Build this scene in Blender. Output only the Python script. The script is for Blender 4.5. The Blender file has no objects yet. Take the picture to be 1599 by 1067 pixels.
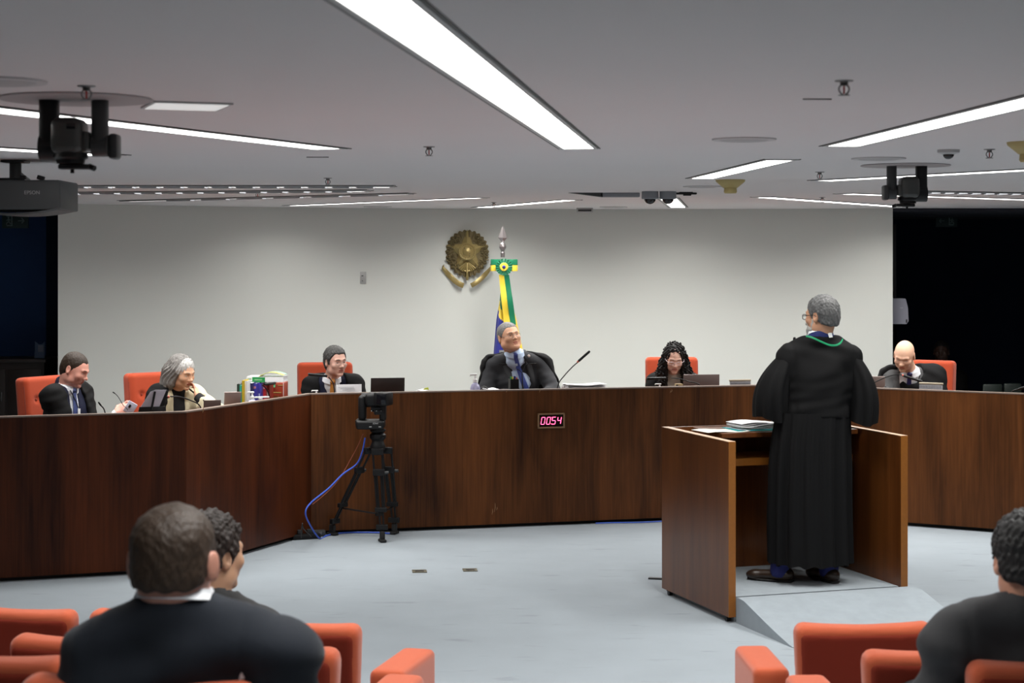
import bpy, bmesh, math, random
import numpy as np
from mathutils import Vector, Matrix, Euler
random.seed(7)
PI = math.pi
scene = bpy.context.scene
C = scene.collection

# ------------------------------------------------------------------ camera, world, exposure
F = 2800.0            # focal length in pixels of a 1599 px wide frame
HZ = 405.0            # horizon row
CAMZ = 2.15
cam_data = bpy.data.cameras.new('camera')
cam_data.sensor_width = 36.0
cam_data.lens = F / 1599.0 * 36.0
cam_data.shift_y = -(533.5 - HZ) / 1599.0
cam_data.clip_end = 100
cam_data.dof.use_dof = True
cam_data.dof.focus_distance = 13.6
cam_data.dof.aperture_fstop = 6.3
cam = bpy.data.objects.new('camera', cam_data)
C.objects.link(cam)
cam.location = (0, 0, CAMZ)
cam.rotation_euler = (PI / 2, 0, 0)
scene.camera = cam
scene.view_settings.view_transform = 'Standard'
scene.view_settings.look = 'None'
scene.view_settings.gamma = 1.0
scene.view_settings.use_curve_mapping = False
scene.view_settings.exposure = 0.0
world = bpy.data.worlds.new('world')
scene.world = world
world.use_nodes = True
world.node_tree.nodes['Background'].inputs[0].default_value = (0.012, 0.013, 0.016, 1)
world.node_tree.nodes['Background'].inputs[1].default_value = 1.0
LAMP = 6.0            # radiance of the visible diffusers
LAMP_W = 92.0        # watts per square metre of louvred lamp opening
SPREAD = 130.0        # cut-off of the louvres, degrees
LAMP_COL = (1.0, 0.985, 0.95, 1)

CEIL = 2.657
K = CEIL - CAMZ
def sc(Y): return F / Y
def P(px, py, Y):                     # point at depth Y
    return Vector(((px - 799.5) * Y / F, Y, CAMZ - (py - HZ) * Y / F))
def on_z(px, py, z):                  # point on the horizontal plane z
    Y = F * (CAMZ - z) / (py - HZ)
    return Vector(((px - 799.5) * Y / F, Y, z))

# ------------------------------------------------------------------ materials
MATS = {}
def mat(name, col, rough=0.6, metal=0.0, spec=0.5, emit=0, bump=0, bscale=200, var=0, vscale=8, coat=0,
        stretch=None, trans=0, sheen=0, sss=0, alpha=1):
    if name in MATS: return MATS[name]
    m = bpy.data.materials.new(name); m.use_nodes = True
    nt = m.node_tree; n = nt.nodes; l = nt.links
    b = n['Principled BSDF']
    b.inputs['Base Color'].default_value = (*col, 1)
    b.inputs['Roughness'].default_value = rough
    b.inputs['Metallic'].default_value = metal
    b.inputs['Specular IOR Level'].default_value = spec
    b.inputs['Coat Weight'].default_value = coat
    b.inputs['Coat Roughness'].default_value = 0.15
    b.inputs['Transmission Weight'].default_value = trans
    b.inputs['Sheen Weight'].default_value = sheen
    b.inputs['Alpha'].default_value = alpha
    if sss:
        b.inputs['Subsurface Weight'].default_value = sss
        b.inputs['Subsurface Radius'].default_value = (0.01, 0.004, 0.002)
    if emit:
        b.inputs['Emission Color'].default_value = (*col, 1)
        b.inputs['Emission Strength'].default_value = emit
    tc = n.new('ShaderNodeTexCoord')
    mp = n.new('ShaderNodeMapping')
    l.new(tc.outputs['Object'], mp.inputs[0])
    if stretch: mp.inputs['Scale'].default_value = stretch
    if var:
        no = n.new('ShaderNodeTexNoise'); no.inputs['Scale'].default_value = vscale
        no.inputs['Detail'].default_value = 6
        l.new(mp.outputs[0], no.inputs['Vector'])
        mx = n.new('ShaderNodeMixRGB')
        mx.inputs[1].default_value = (*[c * (1 - var) for c in col], 1)
        mx.inputs[2].default_value = (*[min(1, c * (1 + var)) for c in col], 1)
        l.new(no.outputs['Fac'], mx.inputs[0]); l.new(mx.outputs[0], b.inputs['Base Color'])
    if bump:
        no2 = n.new('ShaderNodeTexNoise'); no2.inputs['Scale'].default_value = bscale
        no2.inputs['Detail'].default_value = 3
        l.new(mp.outputs[0], no2.inputs['Vector'])
        bm_ = n.new('ShaderNodeBump'); bm_.inputs['Strength'].default_value = bump
        bm_.inputs['Distance'].default_value = 0.004
        l.new(no2.outputs['Fac'], bm_.inputs['Height']); l.new(bm_.outputs[0], b.inputs['Normal'])
    MATS[name] = m
    return m

def wood(name, dark, light, rough=0.32, board=4.0, seed=0.0, spec=.16):
    m = bpy.data.materials.new(name); m.use_nodes = True
    nt = m.node_tree; n = nt.nodes; l = nt.links
    b = n['Principled BSDF']
    tc = n.new('ShaderNodeTexCoord')
    def noise(scale, st, det=4):
        mp = n.new('ShaderNodeMapping'); mp.inputs['Scale'].default_value = st
        mp.inputs['Location'].default_value = (seed, seed * .7, seed * .3)
        l.new(tc.outputs['Object'], mp.inputs[0])
        no = n.new('ShaderNodeTexNoise'); no.inputs['Scale'].default_value = scale
        no.inputs['Detail'].default_value = det; no.inputs['Distortion'].default_value = .6
        l.new(mp.outputs[0], no.inputs['Vector']); return no.outputs['Fac']
    fine = noise(60, (1, 1, .03)); mid = noise(7, (1, 1, .16)); brd = noise(board, (1, 1, .0), 1)
    def math_(op, a, bb):
        x = n.new('ShaderNodeMath'); x.operation = op
        for i, v in enumerate((a, bb)):
            if isinstance(v, (int, float)): x.inputs[i].default_value = v
            else: l.new(v, x.inputs[i])
        return x.outputs[0]
    s = math_('ADD', math_('MULTIPLY', fine, .30), math_('ADD', math_('MULTIPLY', mid, .45), math_('MULTIPLY', brd, .45)))
    cr = n.new('ShaderNodeValToRGB')
    cr.color_ramp.elements[0].position = .42; cr.color_ramp.elements[0].color = (*dark, 1)
    cr.color_ramp.elements[1].position = .78; cr.color_ramp.elements[1].color = (*light, 1)
    l.new(s, cr.inputs[0]); l.new(cr.outputs[0], b.inputs['Base Color'])
    b.inputs['Roughness'].default_value = rough
    b.inputs['Specular IOR Level'].default_value = spec
    bp = n.new('ShaderNodeBump'); bp.inputs['Strength'].default_value = .08; bp.inputs['Distance'].default_value = .002
    l.new(fine, bp.inputs['Height']); l.new(bp.outputs[0], b.inputs['Normal'])
    MATS[name] = m
    return m

def mul3(c, k): return tuple(x * k for x in c)
M_bench = wood('bench_veneer', (.026, .0088, .0030), (.150, .050, .0135), rough=.38, board=2.2)
M_bench_l = wood('bench_veneer_red', (.018, .0045, .0016), (.105, .0245, .0065), rough=.38, board=2.2, seed=3)
M_lect = wood('lectern_veneer', (.075, .021, .0045), (.190, .060, .013), rough=.30, board=5, seed=9, spec=.45)
M_edge = mat('edge_band', (.27, .095, .014), .35, var=.15, vscale=40)
M_ledge = mat('ledge_band', (.20, .145, .115), .4)
M_carpet = mat('carpet', (.315, .355, .388), .95, spec=.1, bump=.5, bscale=260, var=.10, vscale=3, sheen=.1)
M_carpet2 = mat('ramp_carpet', (.320, .362, .395), .95, spec=.1, bump=.6, bscale=260, var=.12, vscale=14, sheen=.1)
def scuffs(m):
    nt = m.node_tree; n = nt.nodes; l = nt.links; b = n['Principled BSDF']; src = b.inputs['Base Color'].links[0].from_socket
    tc = n.new('ShaderNodeTexCoord'); mp = n.new('ShaderNodeMapping'); mp.inputs['Scale'].default_value = (1.6, 5.5, 1); mp.inputs['Rotation'].default_value = (0, 0, .25)
    l.new(tc.outputs['Object'], mp.inputs[0]); no = n.new('ShaderNodeTexNoise'); no.inputs['Scale'].default_value = 1.5; no.inputs['Detail'].default_value = 5; no.inputs['Roughness'].default_value = .6
    l.new(mp.outputs[0], no.inputs['Vector']); cr = n.new('ShaderNodeValToRGB')
    cr.color_ramp.elements[0].position = .60; cr.color_ramp.elements[0].color = (1, 1, 1, 1); cr.color_ramp.elements[1].position = .72; cr.color_ramp.elements[1].color = (.80, .80, .80, 1)
    l.new(no.outputs['Fac'], cr.inputs[0]); mx = n.new('ShaderNodeMixRGB'); mx.blend_type = 'MULTIPLY'; mx.inputs[0].default_value = 1
    l.new(src, mx.inputs[1]); l.new(cr.outputs[0], mx.inputs[2]); l.new(mx.outputs[0], b.inputs['Base Color'])
scuffs(M_carpet)
M_hall = mat('hall_wall_dark', (.10, .085, .075), .8)
M_wall = mat('wall_paint', (.66, .67, .63), .75, spec=.2, bump=.04, bscale=300, var=.015, vscale=2)
M_ceil = mat('ceiling_paint', (.68, .645, .645), .85, spec=.15, var=.02, vscale=1.2)
M_navy = mat('navy_panel', (.008, .014, .030), .8, spec=.1, var=.2, vscale=3)
M_navy2 = mat('navy_glazing', (.02, .055, .15), .6, spec=.2, var=.3, vscale=1.5)
M_darkwood = mat('dark_wood', (.012, .006, .004), .5, var=.3, vscale=10)
M_black = mat('black_plastic', (.006, .006, .0065), .45, spec=.3, var=.2, vscale=30)
M_black2 = mat('black_rubber', (.008, .008, .008), .7)
M_gloss = mat('black_gloss', (.006, .006, .008), .12)
M_dgrey = mat('dark_grey_plastic', (.035, .037, .038), .45)
M_grey = mat('grey_plastic', (.24, .25, .27), .45)
M_lgrey = mat('light_grey', (.45, .45, .45), .5)
M_white = mat('white_plastic', (.78, .78, .78), .4)
M_paper = mat('paper', (.80, .80, .82), .7, var=.03, vscale=30)
M_chrome = mat('chrome', (.62, .60, .60), .22, metal=1)
M_steel = mat('steel_dark', (.25, .24, .24), .35, metal=1)
M_brass = mat('brass', (.33, .25, .095), .38, metal=.45, bump=.35, bscale=90, var=.25, vscale=30)
M_brassd = mat('brass_aged', (.15, .115, .05), .45, metal=.4, bump=.5, bscale=90, var=.3, vscale=30)
M_redfab = mat('red_orange_fabric', (.42, .062, .024), .85, spec=.15, bump=.25, bscale=500, var=.08, vscale=25, sheen=.15)
M_redfab2 = mat('orange_fabric', (.36, .070, .027), .85, spec=.15, bump=.25, bscale=500, var=.06, vscale=25, sheen=.2)
M_piping = mat('dark_piping', (.22, .03, .015), .8)
M_emit = bpy.data.materials.new('lamp_diffuser'); M_emit.use_nodes = True
_n = M_emit.node_tree.nodes; _e = _n.new('ShaderNodeEmission')
_e.inputs[0].default_value = LAMP_COL; _e.inputs[1].default_value = LAMP
M_emit.node_tree.links.new(_e.outputs[0], _n['Material Output'].inputs[0])
M_robe = mat('black_robe_cloth', (.0042, .0042, .0046), .8, spec=.18, bump=.15, bscale=160)
M_suit = mat('charcoal_suit', (.032, .033, .037), .8, spec=.2, bump=.2, bscale=500, sheen=.05)
M_suitn = mat('navy_suit', (.012, .014, .034), .8, spec=.2, bump=.2, bscale=500)
M_suitb = mat('blueblack_suit', (.010, .013, .019), .8, spec=.15, bump=.2, bscale=400, sheen=.08)
M_shirt = mat('white_shirt', (.76, .78, .82), .75)
M_shirtb = mat('pale_blue_shirt', (.50, .62, .80), .75)
M_cream = mat('cream_wool', (.62, .56, .38), .9, bump=.3, bscale=300, sheen=.2)
M_ivory = mat('ivory_knit', (.74, .70, .60), .9, bump=.3, bscale=250)
M_blackk = mat('black_knit', (.006, .006, .008), .9)
M_tieb = mat('blue_tie', (.055, .085, .33), .5)
M_tien = mat('navy_tie', (.010, .012, .085), .5)
M_tieo = mat('amber_tie', (.62, .27, .06), .5)
M_tiep = mat('patterned_blue_tie', (.05, .07, .20), .5, var=.5, vscale=180)
M_green = mat('green_satin', (.0, .17, .075), .38, sheen=.3)
M_yellow = mat('yellow_satin', (.78, .58, .045), .38, sheen=.3)
M_blue = mat('blue_satin', (.015, .02, .22), .45, sheen=.2)
M_cordg = mat('green_cord', (.0, .33, .13), .5)
def skin(name, c): return mat(name, c, .48, spec=.4, var=.07, vscale=28, sss=.08)
SK1 = skin('skin_rosy', (0.717, 0.346, 0.269)); SK2 = skin('skin_tan', (0.640, 0.346, 0.218))
SK3 = skin('skin_fair', (0.704, 0.422, 0.333)); SK4 = skin('skin_warm', (0.704, 0.397, 0.256))
SK5 = skin('skin_light', (0.768, 0.461, 0.358)); SK6 = skin('skin_peach', (.70, .415, .29))
SK7 = skin('skin_brown', (0.512, 0.269, 0.166)); SK8 = skin('skin_deep', (0.070, 0.035, 0.025))
def lip(sk): 
    c = sk.node_tree.nodes['Principled BSDF'].inputs['Base Color'].default_value
    return mat(sk.name + '_lip', (c[0] * .78, c[1] * .5, c[2] * .52), .5)
def hairm(name, c, v=.45): return mat(name, c, .55, spec=.35, bump=.9, bscale=170, var=v, vscale=70, stretch=(1, 1, .35))
H_brown = hairm('brown_hair', (.030, .018, .011)); H_grey = hairm('grey_hair', (.19, .18, .17), .6)
H_dgrey = hairm('dark_grey_hair', (.055, .054, .052), .7); H_salt = hairm('salt_pepper_hair', (.095, .095, .095), .9)
H_black = hairm('black_hair', (.010, .009, .009), .5); H_dbrown = hairm('dark_brown_hair', (.018, .011, .008), .5)
H_steel = hairm('steel_grey_hair', (.16, .155, .15), .5); H_beard = hairm('grey_beard', (.34, .33, .31), .4)
M_eyew = mat('eye_white', (.62, .58, .54), .3); M_iris = mat('eye_iris', (.015, .009, .006), .2)
M_lens = mat('lens_glass', (.9, .9, .92), .05, alpha=.12)

# ------------------------------------------------------------------ object helpers
def props(o, label=None, cat=None, group=None, kind=None):
    if label: o['label'] = label
    if cat: o['category'] = cat
    if group: o['group'] = group
    if kind: o['kind'] = kind
    return o
def thing(name, label, cat, loc=(0, 0, 0), rz=0.0, group=None):
    o = bpy.data.objects.new(name, None); C.objects.link(o)
    o.empty_display_size = .1
    o.location = loc; o.rotation_euler = (0, 0, rz)
    return props(o, label, cat, group)
def xform(o):
    return Matrix.Translation(o.location) @ o.rotation_euler.to_matrix().to_4x4()
def copy_tree(o, parent=None):
    c = o.copy(); C.objects.link(c); c.parent = parent
    for ch in [k for k in C.objects if k.parent == o]: copy_tree(ch, c)
    return c
def dup(o, loc, rz=None, label=None):
    c = copy_tree(o); c.location = loc
    if rz is not None: c.rotation_euler = (0, 0, rz)
    if label: c['label'] = label
    return c

def link_mesh(name, verts, faces, mats, parent=None, midx=None, smooth=True, angle=40, world=False):
    if world and parent is not None:
        inv = (xform(parent) if parent.parent is None else xform(parent.parent) @ xform(parent)).inverted()
        verts = [inv @ Vector(v) for v in verts]
    me = bpy.data.meshes.new(name)
    me.from_pydata([tuple(v) for v in verts], [], [tuple(f) for f in faces])
    if not isinstance(mats, (list, tuple)): mats = [mats]
    for m in mats: me.materials.append(m)
    if midx is not None: me.polygons.foreach_set('material_index', list(midx))
    me.polygons.foreach_set('use_smooth', [smooth] * len(me.polygons))
    if smooth and angle < 180: me.set_sharp_from_angle(angle=math.radians(angle))
    me.update()
    o = bpy.data.objects.new(name, me); C.objects.link(o)
    o.parent = parent
    return o

class MB:
    def __init__(s): s.v = []; s.f = []; s.m = []
    def add(s, v, f, m=0):
        k = len(s.v); s.v += [Vector(p) for p in v]
        s.f += [tuple(i + k for i in q) for q in f]; s.m += [m] * len(f); return s
    def box(s, c, size, rot=None, m=0, bev=0.0, seg=2):
        hx, hy, hz = [a / 2 for a in size]
        R = rot if rot is not None else Matrix.Identity(3)
        if bev <= 0:
            v = [Vector(c) + R @ Vector((x, y, z)) for x in (-hx, hx) for y in (-hy, hy) for z in (-hz, hz)]
            return s.add(v, [(0, 1, 3, 2), (4, 6, 7, 5), (0, 4, 5, 1), (2, 3, 7, 6), (0, 2, 6, 4), (1, 5, 7, 3)], m)
        b = bmesh.new(); bmesh.ops.create_cube(b, size=1)
        for q in b.verts: q.co = Vector((q.co.x * size[0], q.co.y * size[1], q.co.z * size[2]))
        bmesh.ops.bevel(b, geom=list(b.edges), offset=min(bev, min(size) * .49), segments=seg, affect='EDGES', profile=.5)
        b.verts.index_update()
        v = [Vector(c) + R @ q.co for q in b.verts]; f = [[q.index for q in fc.verts] for fc in b.faces]
        b.free(); return s.add(v, f, m)
    def tube(s, pts, r, n=10, m=0, caps=True, flat=1.0):
        pts = [Vector(p) for p in pts]; N = len(pts)
        rs = r if isinstance(r, (list, tuple)) else [r] * N
        T = []
        for i in range(N):
            t = pts[min(i + 1, N - 1)] - pts[max(i - 1, 0)]
            T.append(t.normalized() if t.length > 1e-9 else Vector((0, 0, 1)))
        up = Vector((0, 0, 1)) if abs(T[0].z) < .9 else Vector((1, 0, 0))
        u = T[0].cross(up).normalized(); v = []
        for i in range(N):
            u = (u - T[i] * u.dot(T[i])).normalized(); w = T[i].cross(u)
            for k in range(n):
                a = 2 * PI * k / n
                v.append(pts[i] + (u * math.cos(a) + w * math.sin(a) * flat) * rs[i])
        f = [(i * n + k, i * n + (k + 1) % n, (i + 1) * n + (k + 1) % n, (i + 1) * n + k) for i in range(N - 1) for k in range(n)]
        if caps: f += [tuple(range(n - 1, -1, -1)), tuple((N - 1) * n + k for k in range(n))]
        return s.add(v, f, m)
    def cyl(s, a, b, r, r2=None, n=20, m=0): return s.tube([a, b], [r, r if r2 is None else r2], n, m)
    def lathe(s, prof, c=(0, 0, 0), rot=None, n=28, m=0, a0=0, a1=2 * PI):
        R = rot if rot is not None else Matrix.Identity(3)
        full = abs(a1 - a0 - 2 * PI) < 1e-6; nn = n if full else n + 1
        v = []; f = []
        for (r, z) in prof:
            for k in range(nn):
                a = a0 + (a1 - a0) * k / n
                v.append(Vector(c) + R @ Vector((r * math.cos(a), r * math.sin(a), z)))
        for i in range(len(prof) - 1):
            for k in range(n):
                k2 = (k + 1) % nn
                f.append((i * nn + k, i * nn + k2, (i + 1) * nn + k2, (i + 1) * nn + k))
        if full:
            if prof[0][0] > 1e-6: f.append(tuple(range(nn - 1, -1, -1)))
            if prof[-1][0] > 1e-6: f.append(tuple((len(prof) - 1) * nn + k for k in range(nn)))
        return s.add(v, f, m)
    def sphere(s, c, r, n=16, m=0, rot=None):
        if not isinstance(r, (tuple, list)): r = (r, r, r)
        R = rot if rot is not None else Matrix.Identity(3); nr = n // 2
        v = []; f = []
        for i in range(nr + 1):
            t = PI * i / nr
            for k in range(n):
                a = 2 * PI * k / n
                v.append(Vector(c) + R @ Vector((r[0] * math.sin(t) * math.cos(a), r[1] * math.sin(t) * math.sin(a), r[2] * math.cos(t))))
        for i in range(nr):
            for k in range(n):
                f.append((i * n + k, (i + 1) * n + k, (i + 1) * n + (k + 1) % n, i * n + (k + 1) % n))
        return s.add(v, f, m)
    def prism(s, poly, vec, m=0):          # planar polygon (3D points) extruded by vec
        n = len(poly); vec = Vector(vec); v = [Vector(p) for p in poly] + [Vector(p) + vec for p in poly]
        f = [tuple(range(n - 1, -1, -1)), tuple(range(n, 2 * n))] + [(i, (i + 1) % n, n + (i + 1) % n, n + i) for i in range(n)]
        return s.add(v, f, m)
    def sheet(s, rows, th=.004, m=0, nrm=None):     # grid of 3D points given some thickness
        R = len(rows); Q = len(rows[0]); g = [[Vector(p) for p in r] for r in rows]; v = []; back = []
        for i in range(R):
            for j in range(Q):
                a = g[min(i + 1, R - 1)][j] - g[max(i - 1, 0)][j]; b = g[i][min(j + 1, Q - 1)] - g[i][max(j - 1, 0)]
                nn = a.cross(b); nn = nn.normalized() if nn.length > 1e-12 else Vector((0, 1, 0))
                v.append(g[i][j]); back.append(g[i][j] + nn * th)
        v += back; o = R * Q; f = []
        for i in range(R - 1):
            for j in range(Q - 1):
                a = i * Q + j
                f.append((a, a + Q, a + Q + 1, a + 1)); f.append((o + a, o + a + 1, o + a + Q + 1, o + a + Q))
        for j in range(Q - 1):
            f.append((j, j + 1, o + j + 1, o + j)); a = (R - 1) * Q + j; f.append((a + 1, a, o + a, o + a + 1))
        for i in range(R - 1):
            a = i * Q; f.append((a + Q, a, o + a, o + a + Q)); a = i * Q + Q - 1; f.append((a, a + Q, o + a + Q, o + a))
        return s.add(v, f, m)
    def build(s, name, mats, parent=None, smooth=True, angle=40, world=False, fix=True):
        o = link_mesh(name, s.v, s.f, mats, parent, s.m, smooth, angle, world)
        if fix:
            b = bmesh.new(); b.from_mesh(o.data); bmesh.ops.recalc_face_normals(b, faces=b.faces); b.to_mesh(o.data); b.free()
            if smooth and angle < 180: o.data.set_sharp_from_angle(angle=math.radians(angle))
        return o
def Rz(a): return Matrix.Rotation(a, 3, 'Z')
def Rx(a): return Matrix.Rotation(a, 3, 'X')
def Ry(a): return Matrix.Rotation(a, 3, 'Y')
def bez(p0, p1, p2, p3, n=16):
    p0, p1, p2, p3 = map(Vector, (p0, p1, p2, p3))
    return [p0 * (1 - t) ** 3 + p1 * 3 * t * (1 - t) ** 2 + p2 * 3 * t * t * (1 - t) + p3 * t ** 3 for t in [i / n for i in range(n + 1)]]
def text_part(name, body, size, m, parent, loc, rot, world=False, extrude=.001):
    cu = bpy.data.curves.new(name, 'FONT'); cu.body = body; cu.size = size; cu.extrude = extrude
    cu.align_x = 'CENTER'; cu.align_y = 'CENTER'
    t = bpy.data.objects.new('tmp', cu); C.objects.link(t)
    dg = bpy.context.evaluated_depsgraph_get()
    me = bpy.data.meshes.new_from_object(t.evaluated_get(dg)); bpy.data.objects.remove(t)
    me.name = name; me.materials.clear(); me.materials.append(m)
    o = bpy.data.objects.new(name, me); C.objects.link(o); o.parent = parent
    o.location = loc; o.rotation_euler = rot
    return o

# ------------------------------------------------------------------ implicit surfaces (for organic shapes)
def smin(a, b, k):
    if k <= 0: return np.minimum(a, b)
    h = np.maximum(k - np.abs(a - b), 0) / k
    return np.minimum(a, b) - h * h * k * .25
def smax(a, b, k): return -smin(-a, -b, k)
class Field:
    def __init__(s, lo, hi, h, fine=()):
        s.ax = []
        for i in range(3):
            x = lo[i]; c = [x]
            while x < hi[i]:
                st = h
                for (flo, fhi, fh) in fine:
                    if flo[i] - h * .5 <= x <= fhi[i]: st = min(st, fh)
                x += st; c.append(x)
            s.ax.append(np.array(c, dtype=np.float32))
        s.D = np.full([len(a) for a in s.ax], .3, dtype=np.float32)
        s.M = Matrix.Identity(4)
    def clone(s):
        q = Field.__new__(Field); q.ax = s.ax; q.D = s.D.copy(); q.M = s.M.copy(); return q
    def win(s, lo, hi):
        sl = []; co = []
        for i in range(3):
            a = max(0, int(np.searchsorted(s.ax[i], lo[i])) - 1); b = min(len(s.ax[i]), int(np.searchsorted(s.ax[i], hi[i])) + 1)
            if b <= a: return None, None
            sl.append(slice(a, b)); sh = [1, 1, 1]; sh[i] = -1; co.append(s.ax[i][a:b].reshape(sh))
        return tuple(sl), co
    def comb(s, sl, d, k, op):
        if op == '+': s.D[sl] = smin(s.D[sl], d, k)
        elif op == '-': s.D[sl] = smax(s.D[sl], -d, k)
    def ell(s, c, r, rot=None, k=.02, op='+'):
        c = s.M @ Vector(c); R = s.M.to_3x3() @ (rot if rot is not None else Matrix.Identity(3))
        e = max(r) + k + .02
        sl, co = s.win([c[i] - e for i in range(3)], [c[i] + e for i in range(3)])
        if sl is None: return
        d = [co[i] - c[i] for i in range(3)]
        L = [R[0][j] * d[0] + R[1][j] * d[1] + R[2][j] * d[2] for j in range(3)]
        k0 = np.sqrt(sum((L[j] / r[j]) ** 2 for j in range(3))) + 1e-6
        k1 = np.sqrt(sum((L[j] / r[j] ** 2) ** 2 for j in range(3))) + 1e-6
        s.comb(sl, (k0 * (k0 - 1) / k1).astype(np.float32), k, op)
    def cap(s, a, b, ra, rb=None, k=.02, op='+', sq=(1, 1, 1)):
        rb = ra if rb is None else rb
        a = s.M @ Vector(a); b = s.M @ Vector(b)
        e = max(ra, rb) * max(sq) + k + .02
        sl, co = s.win([min(a[i], b[i]) - e for i in range(3)], [max(a[i], b[i]) + e for i in range(3)])
        if sl is None: return
        p = [(co[i] - a[i]) / sq[i] for i in range(3)]; q = [(b[i] - a[i]) / sq[i] for i in range(3)]
        qq = sum(x * x for x in q) + 1e-12
        h = np.clip(sum(p[i] * q[i] for i in range(3)) / qq, 0, 1)
        d = np.sqrt(sum((p[i] - q[i] * h) ** 2 for i in range(3))) - (ra + (rb - ra) * h)
        s.comb(sl, (d * min(sq)).astype(np.float32), k, op)
    def box(s, c, hs, r=.01, rot=None, k=.0, op='+'):
        c = s.M @ Vector(c); R = s.M.to_3x3() @ (rot if rot is not None else Matrix.Identity(3))
        e = math.sqrt(sum(x * x for x in hs)) + k + .02
        sl, co = s.win([c[i] - e for i in range(3)], [c[i] + e for i in range(3)])
        if sl is None: return
        d = [co[i] - c[i] for i in range(3)]
        L = [np.abs(R[0][j] * d[0] + R[1][j] * d[1] + R[2][j] * d[2]) - (hs[j] - r) for j in range(3)]
        out = np.sqrt(sum(np.maximum(x, 0) ** 2 for x in L)); ins = np.minimum(np.maximum(np.maximum(L[0], L[1]), L[2]), 0)
        s.comb(sl, (out + ins - r).astype(np.float32), k, op)
    def co(s): return s.ax[0].reshape(-1, 1, 1), s.ax[1].reshape(1, -1, 1), s.ax[2].reshape(1, 1, -1)
    def loc(s):       # local coordinates of frame M
        X, Y, Z = s.co(); t = s.M.translation; R = s.M.to_3x3(); d = [X - t[0], Y - t[1], Z - t[2]]
        return [R[0][j] * d[0] + R[1][j] * d[1] + R[2][j] * d[2] for j in range(3)]
    def hit(s, x, z, front=True, dflt=0.0):          # y of the surface met first from the front (-Y) or the back
        i = int(np.argmin(np.abs(s.ax[0] - x))); k = int(np.argmin(np.abs(s.ax[2] - z)))
        col = s.D[i, :, k]; idx = np.nonzero(col < 0)[0]
        if len(idx) == 0: return dflt
        j = idx[0] if front else idx[-1]; j2 = j - 1 if front else j + 1
        if j2 < 0 or j2 >= len(col): return float(s.ax[1][j])
        t = col[j] / (col[j] - col[j2]); return float(s.ax[1][j] + (s.ax[1][j2] - s.ax[1][j]) * t)
    def mesh(s):
        D = s.D.copy()
        for i in range(3):
            for e in (0, -1):
                sl = [slice(None)] * 3; sl[i] = e; D[tuple(sl)] = np.maximum(D[tuple(sl)], 1e-4)
        I = D < 0
        a = I[:-1, :-1, :-1]; cnt = np.zeros(a.shape, np.int8)
        for dx in (0, 1):
            for dy in (0, 1):
                for dz in (0, 1):
                    cnt += I[dx:dx + a.shape[0], dy:dy + a.shape[1], dz:dz + a.shape[2]]
        act = (cnt > 0) & (cnt < 8); ci = np.argwhere(act)
        if len(ci) == 0: return np.zeros((0, 3)), np.zeros((0, 4), int)
        idm = -np.ones(a.shape, np.int64); idm[act] = np.arange(len(ci))
        acc = np.zeros((len(ci), 3)); num = np.zeros(len(ci))
        corners = [(x, y, z) for x in (0, 1) for y in (0, 1) for z in (0, 1)]
        cp = {}
        for c in corners:
            ii = ci + np.array(c); cp[c] = (D[ii[:, 0], ii[:, 1], ii[:, 2]], np.stack([s.ax[q][ii[:, q]] for q in range(3)], 1))
        for c in corners:
            for q in range(3):
                if c[q] == 0:
                    c2 = list(c); c2[q] = 1; c2 = tuple(c2)
                    da, pa = cp[c]; db, pb = cp[c2]; mk = (da < 0) != (db < 0)
                    t = np.where(mk, da / np.where(mk, da - db, 1), 0)[:, None]
                    acc += np.where(mk[:, None], pa + (pb - pa) * t, 0); num += mk
        V = acc / num[:, None]; quads = []
        for q in range(3):
            lo = [slice(None)] * 3; hi = [slice(None)] * 3; lo[q] = slice(0, -1); hi[q] = slice(1, None)
            A = I[tuple(lo)]; B = I[tuple(hi)]; ch = np.argwhere(A != B)
            u, v = [(1, 2), (2, 0), (0, 1)][q]
            ok = (ch[:, u] > 0) & (ch[:, v] > 0) & (ch[:, u] < D.shape[u] - 1) & (ch[:, v] < D.shape[v] - 1); ch = ch[ok]
            if not len(ch): continue
            def g(du, dv):
                t = ch.copy(); t[:, u] += du; t[:, v] += dv; return idm[t[:, 0], t[:, 1], t[:, 2]]
            Q = np.stack([g(-1, -1), g(0, -1), g(0, 0), g(-1, 0)], 1)
            fl = ~A[ch[:, 0], ch[:, 1], ch[:, 2]]; Q[fl] = Q[fl][:, ::-1]; quads.append(Q)
        return V, np.concatenate(quads)
    def build(s, name, mats, parent=None, region=None, clean=True):
        V, Q = s.mesh()
        midx = None
        if region is not None:
            cen = V[Q].mean(1); midx = region(cen).astype(int).tolist()
        o = link_mesh(name, V.tolist(), Q.tolist(), mats, parent, midx, True, 180)
        return o
def wrinkle(X, Y, Z, s=0.0, f=1.0):
    return (np.sin(38 * f * X + 11 * np.sin(9 * Z + s) + s) * np.sin(23 * f * Z + 17 * Y + 2 * s) + .6 * np.sin(61 * f * Z + 29 * X + 20 * Y + s * 3)) * .5

# ------------------------------------------------------------------ room shell
scene.cycles.use_denoising = True
def struct(o): o['kind'] = 'structure'; return o
mb = MB(); mb.box((0, 9, -.05), (16, 28, .1)); struct(mb.build('floor', M_carpet, smooth=False))
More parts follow.
